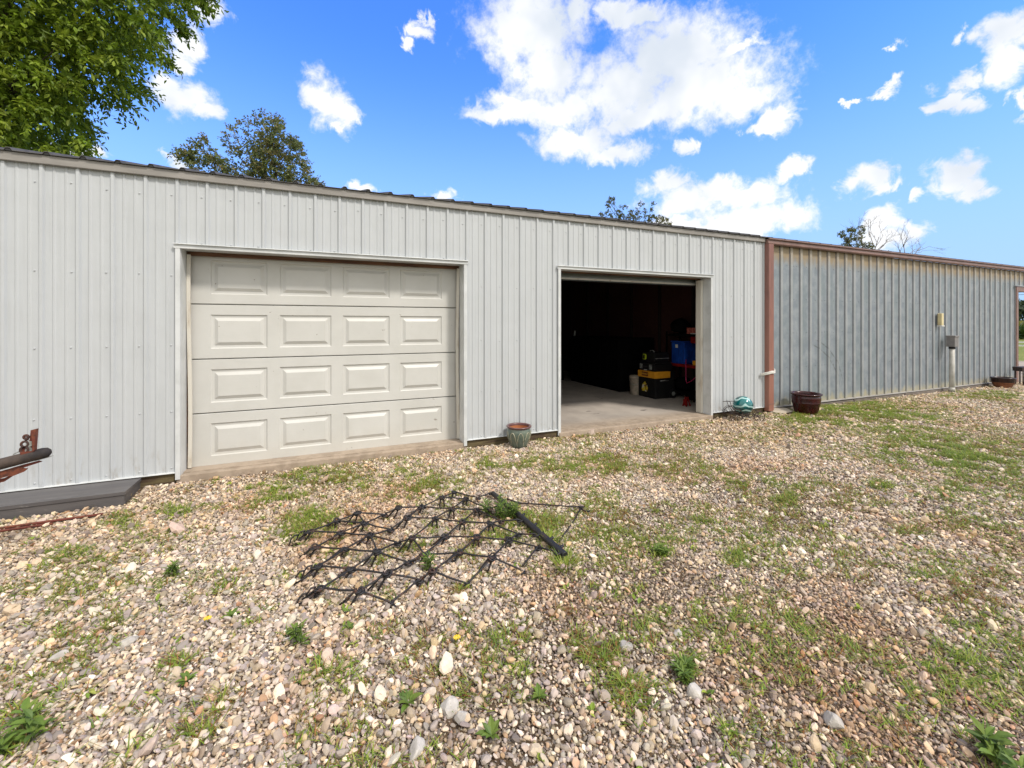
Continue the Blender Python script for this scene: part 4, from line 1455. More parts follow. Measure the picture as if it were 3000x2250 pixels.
# red workbench cart along the partition
t = thing('work_cart', 'red metal work cart standing along the right inner wall', 'cart', (6.15, 1.1, Z0))
MB().box(5.97, 6.33, 0.62, 1.62, 0.655, 0.705, bevel=0.006).build('shelf', 'red_paint', t)
MB().box(5.97, 6.33, 0.62, 1.62, 0.16, 0.20, bevel=0.006).build('shelf', 'dark_matter', t)
MB().box(5.97, 6.33, 0.62, 1.62, 1.22, 1.26, bevel=0.006).build('shelf', 'dark_matter', t)
for x, y in ((5.985, 0.635), (5.985, 1.605), (6.315, 0.635), (6.315, 1.605)):
    MB().box(x - 0.012, x + 0.012, y - 0.012, y + 0.012, Z0, 1.30).build('leg', 'dark_matter', t)
MB().box(5.99, 6.31, 0.66, 1.02, 1.10, 1.215, bevel=0.008).build('drawer', 'red_paint', t)

t = thing('storage_tote', 'bright blue storage tote with a small white label on the cart', 'tote', (6.15, 1.33, 0.706))
MB().box(6.0, 6.3, 1.17, 1.50, 0.706, 1.10, bevel=0.02).build('body', 'blue_plastic', t)
MB().box(5.99, 6.31, 1.16, 1.51, 1.101, 1.125, bevel=0.008).build('lid', 'blue_plastic', t)
MB().box(5.996, 5.9995, 1.335, 1.395, 1.00, 1.06).build('label_plate', 'sticker_white', t)
t = thing('card_box', 'faded red cardboard box on the top cart shelf', 'box', (6.12, 0.98, 1.261))
MB().box(6.0, 6.24, 0.86, 1.12, 1.261, 1.375, bevel=0.004).build('carton', 'red_card', t)
MB().box(5.996, 5.9995, 0.90, 1.03, 1.262, 1.280).build('label_plate', 'sticker_white', t)
mb = MB().box(5.99, 6.2, 0.80, 0.98, 0.706, 0.79, bevel=0.01)
tag(mb.build('parts_box', 'yellow_plastic', None, (6.1, 0.9, 0.706)), 'small orange parts box beside the blue tote', 'box')
mb = MB().tube([(5.96, 1.10, 0.80), (5.95, 1.09, 0.62), (5.95, 1.09, 0.44), (5.94, 1.06, 0.38), (5.94, 0.94, 0.44), (5.94, 0.84, 0.52)], 0.008, 7)
tag(mb.build('hanging_cord', 'pink_cord', None, (5.95, 1.0, 0.5)), 'thin red cord hanging in a loop off the red cart', 'cord')
# jack stand
pc = Vector((5.53, 0.66, Z0))
t = thing('jack_stand', 'bright red jack stand on the concrete by the door jamb', 'jack stand', pc)
mb = MB()
for sx, sy in ((-1, -1), (1, -1), (1, 1), (-1, 1)):
    mb.prism([pc + Vector((sx * 0.05, sy * 0.05, 0)), pc + Vector((sx * 0.05, sy * 0.02, 0)), pc + Vector((sx * 0.022, sy * 0.008, 0.13)), pc + Vector((sx * 0.022, sy * 0.022, 0.13))], (-sx * 0.012, 0, 0))
mb.box(pc.x - 0.04, pc.x - 0.036, pc.y - 0.038, pc.y + 0.038, Z0 + 0.02, Z0 + 0.115)
mb.build('base', 'red_paint', t)
MB().box(pc.x - 0.026, pc.x + 0.026, pc.y - 0.026, pc.y + 0.026, Z0 + 0.131, Z0 + 0.155, bevel=0.004).build('collar', 'red_paint', t)
MB().box(pc.x - 0.012, pc.x + 0.012, pc.y - 0.02, pc.y + 0.02, Z0 + 0.156, Z0 + 0.19, bevel=0.004).build('saddle_post', 'dark_matter', t)
# floor jack: low black trolley with long handle
pc = Vector((5.85, 0.75, Z0))
t = thing('floor_jack', 'black trolley jack with upright handle beside the red jack stand', 'jack', pc)
mb = MB()
mb.box(5.72, 6.2, 0.66, 0.70, Z0 + 0.04, Z0 + 0.15, bevel=0.01)
mb.box(5.72, 6.2, 0.84, 0.88, Z0 + 0.04, Z0 + 0.15, bevel=0.01)
mb.box(5.9, 6.1, 0.70, 0.84, Z0 + 0.05, Z0 + 0.16, bevel=0.02)
mb.build('frame', 'dark_matter', t)
for x, y in ((5.76, 0.64), (5.76, 0.90), (6.16, 0.64), (6.16, 0.90)):
    MB().tube([(x, y - 0.02, Z0 + 0.04), (x, y + 0.02, Z0 + 0.04)], 0.04, 14).build('wheel', 'latch', t)
MB().tube([(5.95, 0.77, Z0 + 0.12), (5.93, 0.80, 0.60)], 0.014, 8).build('handle', 'dark_matter', t)
# lumpy bags and clutter under and over the cart
for i, (x, y, z, a, b, c, lab) in enumerate(((6.15, 1.35, 0.32, 0.15, 0.2, 0.12, 'dark lumpy bag on the lowest cart shelf'), (6.15, 1.42, 1.40, 0.16, 0.18, 0.14, 'dark lumpy bag on the top cart shelf'))):
    bm = bmesh.new()
    bmesh.ops.create_icosphere(bm, subdivisions=3, radius=1)
    for v in bm.verts:
        k = 1 + 0.10 * sin(5 * v.co.x + i) * cos(4 * v.co.y) + 0.06 * sin(9 * v.co.z)
        v.co = Vector((v.co.x * a * k, v.co.y * b * k, max(v.co.z, -0.85) * c * k))
    me = bpy.data.meshes.new('tool_bag')
    bm.to_mesh(me)
    bm.free()
    for p in me.polygons:
        p.use_smooth = True
    me.materials.append(M['dark_matter'])
    ob = bpy.data.objects.new('tool_bag', me)
    COL.objects.link(ob)
    ob.location = (x, y, z)
    tag(ob, lab, 'bag', 'dark bags on the red cart')

# dark mass at the back, taken for a parked vehicle, shaped as a workbench
t = thing('dark_mass', 'dark mass shaped as a workbench at the back of the open bay', 'workbench', (4.6, 4.7, Z0))
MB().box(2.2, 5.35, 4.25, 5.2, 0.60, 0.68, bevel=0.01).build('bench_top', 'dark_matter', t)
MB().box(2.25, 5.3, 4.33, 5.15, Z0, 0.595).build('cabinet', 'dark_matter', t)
for x in (2.3, 3.3, 4.3):
    MB().box(x, x + 0.94, 4.305, 4.328, Z0 + 0.1, 0.57, bevel=0.008).build('cabinet_door', 'dark_matter', t)
t = thing('storage_cabinet', 'tall dark storage cabinet deep inside behind the tool chest stack', 'cabinet', (5.75, 3.0, Z0))
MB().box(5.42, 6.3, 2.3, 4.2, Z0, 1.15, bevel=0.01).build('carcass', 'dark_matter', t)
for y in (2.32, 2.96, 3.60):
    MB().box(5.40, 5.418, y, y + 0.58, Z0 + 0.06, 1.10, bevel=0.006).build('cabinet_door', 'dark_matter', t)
tb = wall(1600 + 232 / 3.016, 750 + 860 / 3.016, 4.6)
mb = MB().tube([(tb.x, 4.6, 0.681), wall(1600 + 255 / 3.016, 750 + 660 / 3.016, 4.65)], 0.022, 8)
tag(mb.build('pale_tube', 'white_plastic', None, (5.0, 4.6, 0.9)), 'pale upright tube standing deep in the dark bay', 'tube')

# ----------------------------------------------------------------------------
# gravel, grass and weeds
# ----------------------------------------------------------------------------


def ico_np(sub):
    bm = bmesh.new()
    bmesh.ops.create_icosphere(bm, subdivisions=sub, radius=1.0)
    bm.verts.index_update()
    v = np.array([p.co[:] for p in bm.verts], dtype=np.float32)
    f = np.array([[q.index for q in fc.verts] for fc in bm.faces], dtype=np.int32)
    bm.free()
    return v, f


def stone_shapes(sub, count):
    v, f = ico_np(sub)
    out = []
    for _ in range(count):
        nrm = rng.normal(size=(11, 3))
        nrm /= np.linalg.norm(nrm, axis=1)[:, None]
        k = rng.uniform(0.48, 0.86, 11)
        d = v @ nrm.T
        m = np.where(d > 0.05, k[None, :] / np.maximum(d, 0.05), 9.0).min(axis=1)
        m = np.minimum(m, 1.0)
        p = v * m[:, None]
        p /= np.abs(p[:, 0]).max()
        p *= np.array([1.0, rng.uniform(0.72, 1.05), rng.uniform(0.55, 0.85)])
        out.append(p.astype(np.float32))
    return out, f


def value_noise(x, y, scale, seed, octaves=3):
    """cheap periodic value noise on numpy arrays"""
    r = np.random.default_rng(seed)
    tot = np.zeros_like(x)
    amp, norm = 1.0, 0.0
    for o in range(octaves):
        g = r.random((64, 64))
        u, v = x * scale * 2 ** o, y * scale * 2 ** o
        iu, iv = np.floor(u).astype(int), np.floor(v).astype(int)
        fu, fv = u - iu, v - iv
        fu, fv = fu * fu * (3 - 2 * fu), fv * fv * (3 - 2 * fv)
        a, b = g[iu % 64, iv % 64], g[(iu + 1) % 64, iv % 64]
        c, d = g[iu % 64, (iv + 1) % 64], g[(iu + 1) % 64, (iv + 1) % 64]
        tot += amp * ((a * (1 - fu) + b * fu) * (1 - fv) + (c * (1 - fu) + d * fu) * fv)
        norm += amp
        amp *= 0.5
    return tot / norm


def in_view(x, y, margin):
    """keep the part of the yard the photograph sees, with a wide margin"""
    dx, dy = x, y + DIST
    depth = dx * SN + dy * CN
    side = dx * CN - dy * SN
    return (depth > 0.75) & (np.abs(side) < depth * (1500 / F) + margin) & (depth < 17)


# green patches, read off the photograph as places on the ground:
# centre x, y, half width, half height (photo pixels), density, dryness
PATCH = [
    (700, 1035, 120, 22, .55, .2), (600, 1065, 90, 20, .6, .2), (380, 1105, 45, 16, .8, .1), (650, 1140, 65, 28, .55, .2), (560, 1090, 60, 20, .4, .3),
    (800, 1040, 150, 30, .5, .3), (930, 1050, 60, 30, .6, .2), (1090, 1000, 90, 22, .5, .3), (1250, 1000, 150, 28, .55, .35), (1180, 1120, 60, 40, .7, .1),
    (1240, 1170, 60, 45, .6, .1), (1000, 1160, 110, 45, .45, .2), (900, 1190, 60, 22, .5, .2), (840, 1215, 60, 20, .4, .3), (690, 1120, 60, 20, .6, .1),
    (1850, 893, 190, 24, 1.0, .1), (1760, 905, 90, 18, .95, .1), (1960, 930, 120, 16, .55, .2), (2110, 985, 140, 34, .95, .15), (1990, 960, 110, 30, .7, .2), (2180, 1000, 60, 45, .8, .2),
    (2090, 1060, 110, 20, .5, .3), (2140, 855, 90, 10, .9, .1), (1900, 1050, 26, 12, .9, .1), (1690, 1085, 30, 12, .8, .1), (1430, 1100, 45, 12, .6, .2),
    (1330, 1155, 28, 12, .7, .2), (1430, 1195, 22, 12, .9, .05), (1580, 1210, 34, 16, .8, .15), (1520, 1130, 40, 14, .5, .3), (1640, 1045, 60, 14, .45, .3), (1400, 1010, 60, 18, .5, .3),
    (725, 1455, 55, 28, .95, .1), (480, 1520, 66, 50, .75, .4), (430, 1580, 60, 34, .8, .3), (375, 1440, 38, 20, .7, .15), (240, 1345, 44, 20, .5, .4), (80, 1310, 60, 22, .5, .4),
    (250, 1125, 46, 18, .5, .2), (150, 1200, 50, 20, .45, .3), (310, 1200, 40, 18, .35, .3), (50, 1570, 60, 50, .5, .2), (290, 1630, 40, 22, .6, .2),
    (1295, 1410, 70, 34, .8, .2), (1365, 1490, 64, 32, .85, .15), (1240, 1375, 36, 18, .4, .3), (1480, 1440, 30, 30, .6, .1), (1940, 1560, 64, 34, .75, .25), (2090, 1430, 36, 14, .8, .15),
    (2140, 1640, 40, 20, .7, .1), (1690, 1400, 30, 14, .6, .2), (1985, 1360, 26, 12, .8, .1), (2000, 1430, 34, 12, .7, .2), (1770, 1520, 30, 18, .4, .4), (1570, 1590, 24, 14, .6, .1),
    (1180, 1330, 60, 20, .35, .6), (1130, 1290, 60, 20, .45, .7), (990, 1280, 30, 14, .5, .8), (1820, 1480, 26, 14, .5, .2), (1900, 1180, 50, 18, .4, .5), (2000, 1150, 80, 16, .4, .4),
    (820, 1560, 40, 16, .3, .2), (960, 1600, 40, 16, .3, .4), (640, 1370, 22, 18, .5, .1), (1100, 1500, 60, 20, .2, .6), (1850, 1250, 80, 20, .3, .8), (2080, 1290, 80, 30, .25, .7), (1650, 1300, 80, 20, .25, .5),
]
PWORLD = []
for cx, cy, rx, ry, dn, dry in PATCH:
    k = 3000 / 2212
    c = ground(cx * k, cy * k)
    ex = (ground((cx + rx) * k, cy * k) - c)
    ey = (ground(cx * k, (cy + ry) * k) - ground(cx * k, (cy - ry) * k)) * 0.5
    PWORLD.append((c, ex, ey, dn, dry))


def green_density(x, y):
    """0..1 plant density and dryness at ground positions"""
    den = np.zeros_like(x)
    dry = np.full_like(x, 0.35)
    wob = value_noise(x, y, 3.1, 5, 4) - 0.5
    for c, ex, ey, dn, dr in PWORLD:
        px, py = x - c.x, y - c.y
        det = ex.x * ey.y - ex.y * ey.x
        u = (px * ey.y - py * ey.x) / det
        v = (ex.x * py - ex.y * px) / det
        q = dn * np.clip(1.35 - np.sqrt(u * u + v * v) + 1.1 * wob, 0, 1)
        dry = np.where(q > den, dr, dry)
        den = np.maximum(den, q)
    hf = value_noise(x, y, 7.3, 77, 3)
    den = den * np.clip((hf - 0.38) * 4.4, 0.06, 1.0)
    dry = np.clip(dry + (value_noise(x, y, 2.7, 91, 3) - 0.45) * 1.1, 0.02, 0.95)
    return den, dry


def scatter(x0, x1, y0, y1, step, jitter=0.5):
    gx, gy = np.meshgrid(np.arange(x0, x1, step), np.arange(y0, y1, step))
    gx, gy = gx.ravel(), gy.ravel()
    gx = gx + rng.uniform(-jitter, jitter, gx.size) * step
    gy = gy + rng.uniform(-jitter, jitter, gy.size) * step
    return gx, gy


PAL = np.array([(0.52, 0.45, 0.36), (0.44, 0.37, 0.29), (0.60, 0.55, 0.47), (0.36, 0.33, 0.31), (0.30, 0.28, 0.27), (0.66, 0.62, 0.56), (0.50, 0.37, 0.24), (0.42, 0.38, 0.37), (0.46, 0.33, 0.25), (0.56, 0.46, 0.31), (0.40, 0.25, 0.16)])
PAL = PAL * np.array([1.20, 1.105, 0.985])
PALW = np.array([17, 13, 18, 14, 9, 10, 3.5, 14, 2.5, 5, 1.5])
PALW /= PALW.sum()

acc_v, acc_f, acc_c = [], [], []
acc_n = 0


def add_stones(x, y, size, zoff, shapes, faces, tone=1.0, keep_tall=1.0):
    global acc_n
    n = len(x)
    if n == 0:
        return
    which = rng.integers(0, len(shapes), n)
    ang = rng.uniform(0, 2 * pi, n)
    tilt = rng.normal(0, 0.38, (n, 2))
    dirt = np.clip((value_noise(x, y, 1.1, 61, 4) - 0.42) * 3.2, 0, 1)[:, None] * 0.36
    rust = np.clip((value_noise(x, y, 1.7, 67, 4) - 0.58) * 5.0, 0, 1)[:, None] * 0.40
    col = PAL[rng.choice(len(PAL), n, p=PALW)] * rng.uniform(0.58, 1.30, (n, 1)) * rng.uniform(0.96, 1.04, (n, 3))
    col = col * tone * (1 - dirt + dirt * np.array([0.74, 0.62, 0.47])) * (1 - rust + rust * np.array([0.80, 0.52, 0.32]))
    for s in range(len(shapes)):
        i = np.where(which == s)[0]
        if len(i) == 0:
            continue
        P = shapes[s]
        k = len(P)
        ca, sa = np.cos(ang[i])[:, None], np.sin(ang[i])[:, None]
        X = P[None, :, 0] * size[i][:, None]
        Y = P[None, :, 1] * size[i][:, None]
        Z = P[None, :, 2] * size[i][:, None] * keep_tall
        Z = Z + X * tilt[i, 0:1] + Y * tilt[i, 1:2]
        XX = X * ca - Y * sa + x[i][:, None]
        YY = X * sa + Y * ca + y[i][:, None]
        ZZ = Z + zoff[i][:, None]
        acc_v.append(np.stack([XX, YY, ZZ], axis=2).reshape(-1, 3).astype(np.float32))
        ff = faces[None] + (np.arange(len(i)) * k)[:, None, None] + acc_n
        acc_f.append(ff.reshape(-1, 3).astype(np.int32))
        acc_c.append(np.repeat(col[i], k, axis=0).astype(np.float32))
        acc_n += len(i) * k


near_shapes, near_f = stone_shapes(2, 14)
far_shapes, far_f = stone_shapes(1, 14)


def clear_of_things(x, y):
    """no stones inside the slab, the step, the pots or the post"""
    ok = y < -0.03
    ok &= ~((x > D2[0]) & (x < D2[1]) & (y > -0.05))
    ok &= ~((x > -4.4) & (x < -1.47) & (y > -0.44))
    for c, r in (((2.075, -0.185), 0.10), ((7.075, -0.315), 0.16), ((13.97, -0.27), 0.13), ((6.80, -0.12), 0.16)):
        ok &= (x - c[0]) ** 2 + (y - c[1]) ** 2 > r * r
    return ok


for step, smin, smed, sig, zo, thr in ((0.034, 0.0, 0.0125, 0.36, 0.000, 1.0), (0.0142, 0.0, 0.0084, 0.38, 0.001, 1.0), (0.0186, 0.0, 0.0108, 0.36, 0.001, 1.0), (0.0125, 0.0, 0.0052, 0.35, 0.000, 1.0), (0.0105, 0.0, 0.0034, 0.35, 0.002, 1.0), (0.15, 0.0, 0.0140, 0.28, 0.006, 1.0)):
    x, y = scatter(-6.5, 16.2, -6.5, 0.0, step)
    dist0 = np.hypot(x, y + DIST)
    if step == 0.034:
        # looser stones just outside the photograph's frame
        fade = 2.8 - 1.9 * rng.random(len(x)) ** 2
        ok = (np.abs(x * CN - (y + DIST) * SN) < (np.maximum(x * SN + (y + DIST) * CN, -0.4) * (1500 / F) + fade)) & ~in_view(x, y, 0.9) & clear_of_things(x, y)
    else:
        ok = in_view(x, y, 1.1) & clear_of_things(x, y)
    if step == 0.0142:
        ok &= dist0 < 6.2
    if step == 0.0186:
        ok &= dist0 >= 6.2
    if step == 0.0125:
        ok &= (dist0 < 5.0) & in_view(x, y, 0.6)
    if step == 0.0105:
        ok &= (dist0 < 3.6) & in_view(x, y, 0.35)
    x, y = x[ok], y[ok]
    den, dry = green_density(x, y)
    bare = value_noise(x, y, 0.9, 21, 4)
    keep = rng.random(len(x)) > np.clip(den * 0.30, 0, 0.45)
    keep &= rng.random(len(x)) > np.clip((bare - 0.64) * 5, 0, 0.45)
    x, y, den = x[keep], y[keep], den[keep]
    sz = smed * np.exp(rng.normal(0, sig, len(x)))
    big = value_noise(x, y, 0.45, 33, 2)
    sz *= 0.70 + 0.40 * big
    dist0 = np.hypot(x, y + DIST)
    z = zo + sz * rng.uniform(0.0, 0.95, len(x)) * (0.4 if step in (0.0125, 0.0105) else 1.0)
    nr = (dist0 < 3.6) & (step != 0.0105)
    tn = {0.0125: 0.62, 0.0105: 0.50}.get(step, 1.0)     # finest chips darkened to paint shade into the gaps between stones
    add_stones(x[nr], y[nr], sz[nr], z[nr], near_shapes, near_f, tn)
    add_stones(x[~nr], y[~nr], sz[~nr], z[~nr], far_shapes, far_f, tn)

gravel = np_mesh('gravel', np.concatenate(acc_v), np.concatenate(acc_f), 'gravel_stone', np.concatenate(acc_c))
gravel['kind'] = 'stuff'
del acc_v, acc_f, acc_c


class LeafBag:
    """collects thin leaf / blade faces with a colour each"""

    def __init__(self):
        self.v, self.c, self.f3 = [], [], []
        self.n = 0

    def blades(self, base, direc, length, width, col, bend=0.35):
        """grass blades: three segments, tapering, bending over"""
        n = len(base)
        up = np.array([0, 0, 1.0])
        side = np.cross(direc, up)
        side /= np.maximum(np.linalg.norm(side, axis=1), 1e-6)[:, None]
        horiz = direc * np.array([1, 1, 0])
        hl = np.maximum(np.linalg.norm(horiz, axis=1), 1e-6)[:, None]
        horiz = horiz / hl
        pts = []
        for t, w in ((0, 1.0), (0.4, 0.9), (0.75, 0.6), (1.0, 0.0)):
            p = base + direc * (length * t)[:, None] + horiz * (length * bend * t * t)[:, None] - up * (length * bend * 0.45 * t * t)[:, None]
            if w > 0:
                pts.append(p - side * (width * w * 0.5)[:, None])
                pts.append(p + side * (width * w * 0.5)[:, None])
            else:
                pts.append(p)
        V = np.stack(pts, axis=1)
        F = np.array([(0, 1, 3), (0, 3, 2), (2, 3, 5), (2, 5, 4), (4, 5, 6)])
        self._push(V, F, col)

    def leaves(self, base, direc, normal, length, width, col, fold=0.18):
        """lens shaped leaf folded along its midrib"""
        side = np.cross(direc, normal)
        side /= np.maximum(np.linalg.norm(side, axis=1), 1e-6)[:, None]
        nrm = np.cross(side, direc)
        L, W = length[:, None], width[:, None]
        mid1 = base + direc * L * 0.38
        mid2 = base + direc * L * 0.72 - nrm * L * 0.05
        tip = base + direc * L - nrm * L * 0.14
        pts = [base, mid1 + side * W * 0.5 + nrm * W * fold, mid2 + side * W * 0.36 + nrm * W * fold, tip, mid2 - side * W * 0.36 + nrm * W * fold, mid1 - side * W * 0.5 + nrm * W * fold, mid1, mid2]
        V = np.stack(pts, axis=1)
        F = np.array([(0, 1, 6), (6, 1, 2), (6, 2, 7), (7, 2, 3), (0, 6, 5), (6, 7, 5), (5, 7, 4), (7, 3, 4)])
        self._push(V, F, col)

    def quads(self, base, direc, normal, length, width, col):
        """cheap two triangle leaf for far foliage"""
        side = np.cross(direc, normal)
        side /= np.maximum(np.linalg.norm(side, axis=1), 1e-6)[:, None]
        L, W = length[:, None], width[:, None]
        V = np.stack([base, base + direc * L * 0.45 + side * W * 0.5, base + direc * L, base + direc * L * 0.45 - side * W * 0.5], axis=1)
        self._push(V, np.array([(0, 1, 2), (0, 2, 3)]), col)

    def _push(self, V, F, col):
        n, k = V.shape[0], V.shape[1]
        self.v.append(V.reshape(-1, 3))
        self.c.append(np.repeat(col, k, axis=0))
        self.f3.append((F[None] + (np.arange(n) * k)[:, None, None] + self.n).reshape(-1, 3))
        self.n += n * k

    def build(self, name, mat, parent=None, origin=(0, 0, 0)):
        return np_mesh(name, np.concatenate(self.v), np.concatenate(self.f3), mat, np.concatenate(self.c), False, parent, origin)


def unit(v):
    return v / np.maximum(np.linalg.norm(v, axis=1), 1e-9)[:, None]


GREEN = 1.62 * np.array([(0.135, 0.190, 0.022), (0.185, 0.225, 0.030), (0.105, 0.160, 0.022), (0.215, 0.230, 0.050), (0.085, 0.130, 0.025)])
DRY = np.array([(0.30, 0.19, 0.065), (0.29, 0.135, 0.040), (0.34, 0.255, 0.12), (0.25, 0.100, 0.035), (0.24, 0.18, 0.07)])


def pick(pal, n):
    return pal[rng.integers(0, len(pal), n)] * rng.uniform(0.8, 1.2, (n, 1))


# grass tufts
bag = LeafBag()
x, y = scatter(-5.0, 16.2, -4.5, -0.02, 0.034)
ok = in_view(x, y, 0.9) & clear_of_things(x, y)
x, y = x[ok], y[ok]
den, dry = green_density(x, y)
base_noise = value_noise(x, y, 2.0, 55, 4)
base = np.clip((base_noise - 0.47) * 2.4, 0, 0.50) * np.clip(1.2 - 0.05 * np.hypot(x, y + DIST), 0.5, 1)
prob = np.maximum(den * 1.6, base * 0.8 + 0.022)
sel = rng.random(len(x)) < prob
x, y, den, dry = x[sel], y[sel], den[sel], dry[sel]
n_t = len(x)
for i in range(3):
    reps = 7
    bx = np.repeat(x, reps) + rng.normal(0, 0.019, n_t * reps)
    by = np.repeat(y, reps) + rng.normal(0, 0.019, n_t * reps)
    dn = np.repeat(den, reps)
    dr = np.repeat(dry, reps)
    m = len(bx)
    ang = rng.uniform(0, 2 * pi, m)
    lean = rng.uniform(0.3, 1.9, m)
    d = unit(np.stack([np.cos(ang) * lean, np.sin(ang) * lean, np.ones(m) * 0.9], axis=1))
    ln = rng.uniform(0.022, 0.066, m) * (0.68 + 0.60 * dn)
    wd = rng.uniform(0.0026, 0.0052, m)
    isdry = rng.random(m) < dr * 0.85
    col = np.where(isdry[:, None], pick(DRY, m), pick(GREEN, m))
    bag.blades(np.stack([bx, by, np.full(m, 0.008)], axis=1), d, ln, wd, col)
# small broad leaved plants lying among the stones
x2, y2 = scatter(-5.0, 12.0, -4.5, -0.05, 0.075)
ok = in_view(x2, y2, 0.9) & clear_of_things(x2, y2)
x2, y2 = x2[ok], y2[ok]
den2, dry2 = green_density(x2, y2)
sel = rng.random(len(x2)) < np.maximum(den2 * 0.75, 0.035)
x2, y2 = x2[sel], y2[sel]
for k in range(7):
    m = len(x2)
    a = rng.uniform(0, 2 * pi, m)
    d = unit(np.stack([np.cos(a), np.sin(a), rng.uniform(0.15, 0.8, m)], axis=1))
    nr = unit(np.stack([-np.cos(a) * 0.4, -np.sin(a) * 0.4, np.ones(m)], axis=1))
    ln = rng.uniform(0.014, 0.038, m)
    bag.leaves(np.stack([x2 + rng.normal(0, .012, m), y2 + rng.normal(0, .012, m), np.full(m, 0.012)], axis=1), d, nr, ln, ln * rng.uniform(0.3, 0.55, m), pick(GREEN, m))
# dry straws
xs_, ys_ = scatter(-4.0, 10.0, -4.4, -0.3, 0.33)
ok = in_view(xs_, ys_, 0.5)
xs_, ys_ = xs_[ok], ys_[ok]
m = len(xs_)
a = rng.uniform(0, 2 * pi, m)
bag.blades(np.stack([xs_, ys_, np.full(m, 0.028)], axis=1), unit(np.stack([np.cos(a), np.sin(a), rng.uniform(-0.03, 0.10, m)], axis=1)), rng.uniform(0.05, 0.22, m), np.full(m, 0.0022), np.tile(np.array([(0.42, 0.33, 0.17)]), (m, 1)), 0.05)
grass = bag.build('grass', 'grass_blade')
grass['kind'] = 'stuff'
grass['label'] = 'thin grass and low weeds growing through the gravel'


def weed(px, py, h, r, kind, label, seed, group='weeds in the gravel', z0=0.0):
    """one countable weed: stems plus leaves"""
    R = np.random.default_rng(seed)
    c = ground(px, py)
    t = thing('weed_plant', label, 'weed', c, group)
    b = LeafBag()
    mb = MB()
    if kind == 'grass':
        m = int(130 * max(r, 0.05) / 0.1)
        a = R.uniform(0, 2 * pi, m)
        q = r * np.sqrt(R.random(m)) * 0.6
        lean = R.uniform(0.1, 0.9, m)
        d = unit(np.stack([np.cos(a) * lean, np.sin(a) * lean, np.ones(m)], axis=1))
        b.blades(np.stack([c.x + np.cos(a) * q, c.y + np.sin(a) * q, np.full(m, z0)], axis=1), d, h * R.uniform(0.5, 1.1, m), R.uniform(0.003, 0.0055, m), GREEN[R.integers(0, 4, m)] * R.uniform(0.85, 1.2, (m, 1)))
        b.build('blades', 'grass_blade', t, c)
        return
    ns = {'bushy': 11, 'stalk': 3, 'rosette': 1, 'broad': 7}[kind]
    for s in range(ns):
        a = R.uniform(0, 2 * pi)
        q = 0.0 if ns == 1 else r * R.uniform(0.1, 0.7)
        lean = R.uniform(0.0, 0.55) if kind != 'stalk' else R.uniform(0, 0.25)
        p0 = np.array([c.x + q * cos(a) * 0.5, c.y + q * sin(a) * 0.5, 0.0])
        hh = h * R.uniform(0.6, 1.05)
        p1 = p0 + np.array([cos(a) * lean * hh, sin(a) * lean * hh, hh])
        if kind != 'rosette':
            mb.tube([tuple(p0), tuple((p0 + p1) / 2 + R.normal(0, 0.004, 3)), tuple(p1)], [0.0024, 0.002, 0.001], 5)
        nl = {'bushy': 26, 'stalk': 22, 'rosette': 9, 'broad': 8}[kind]
        u = R.uniform(0.08, 1.0, nl)
        base = p0[None] + (p1 - p0)[None] * u[:, None] if kind != 'rosette' else np.tile(p0 + np.array([0, 0, 0.012]), (nl, 1))
        la = np.arange(nl) * 2.4 + R.uniform(0, 6)
        el = R.uniform(0.1, 0.9, nl) if kind != 'rosette' else R.uniform(0.15, 0.9, nl)
        d = unit(np.stack([np.cos(la), np.sin(la), el], axis=1))
        nr = unit(np.stack([-np.cos(la) * 0.4, -np.sin(la) * 0.4, np.ones(nl)], axis=1))
        ll = {'bushy': 0.036, 'stalk': 0.042, 'rosette': r * 1.1, 'broad': 0.055}[kind] * R.uniform(0.7, 1.25, nl)
        ww = ll * {'bushy': 0.26, 'stalk': 0.24, 'rosette': 0.42, 'broad': 0.40}[kind]
        g = np.array([(0.130, 0.205, 0.035), (0.165, 0.235, 0.040), (0.105, 0.170, 0.038)])
        b.leaves(base, d, nr, ll, ww, g[R.integers(0, 3, nl)] * R.uniform(0.85, 1.2, (nl, 1)))
    b.build('leaves', 'grass_blade', t, c)
    if kind != 'rosette':
        mb.build('stem', 'leaf_stem', t)


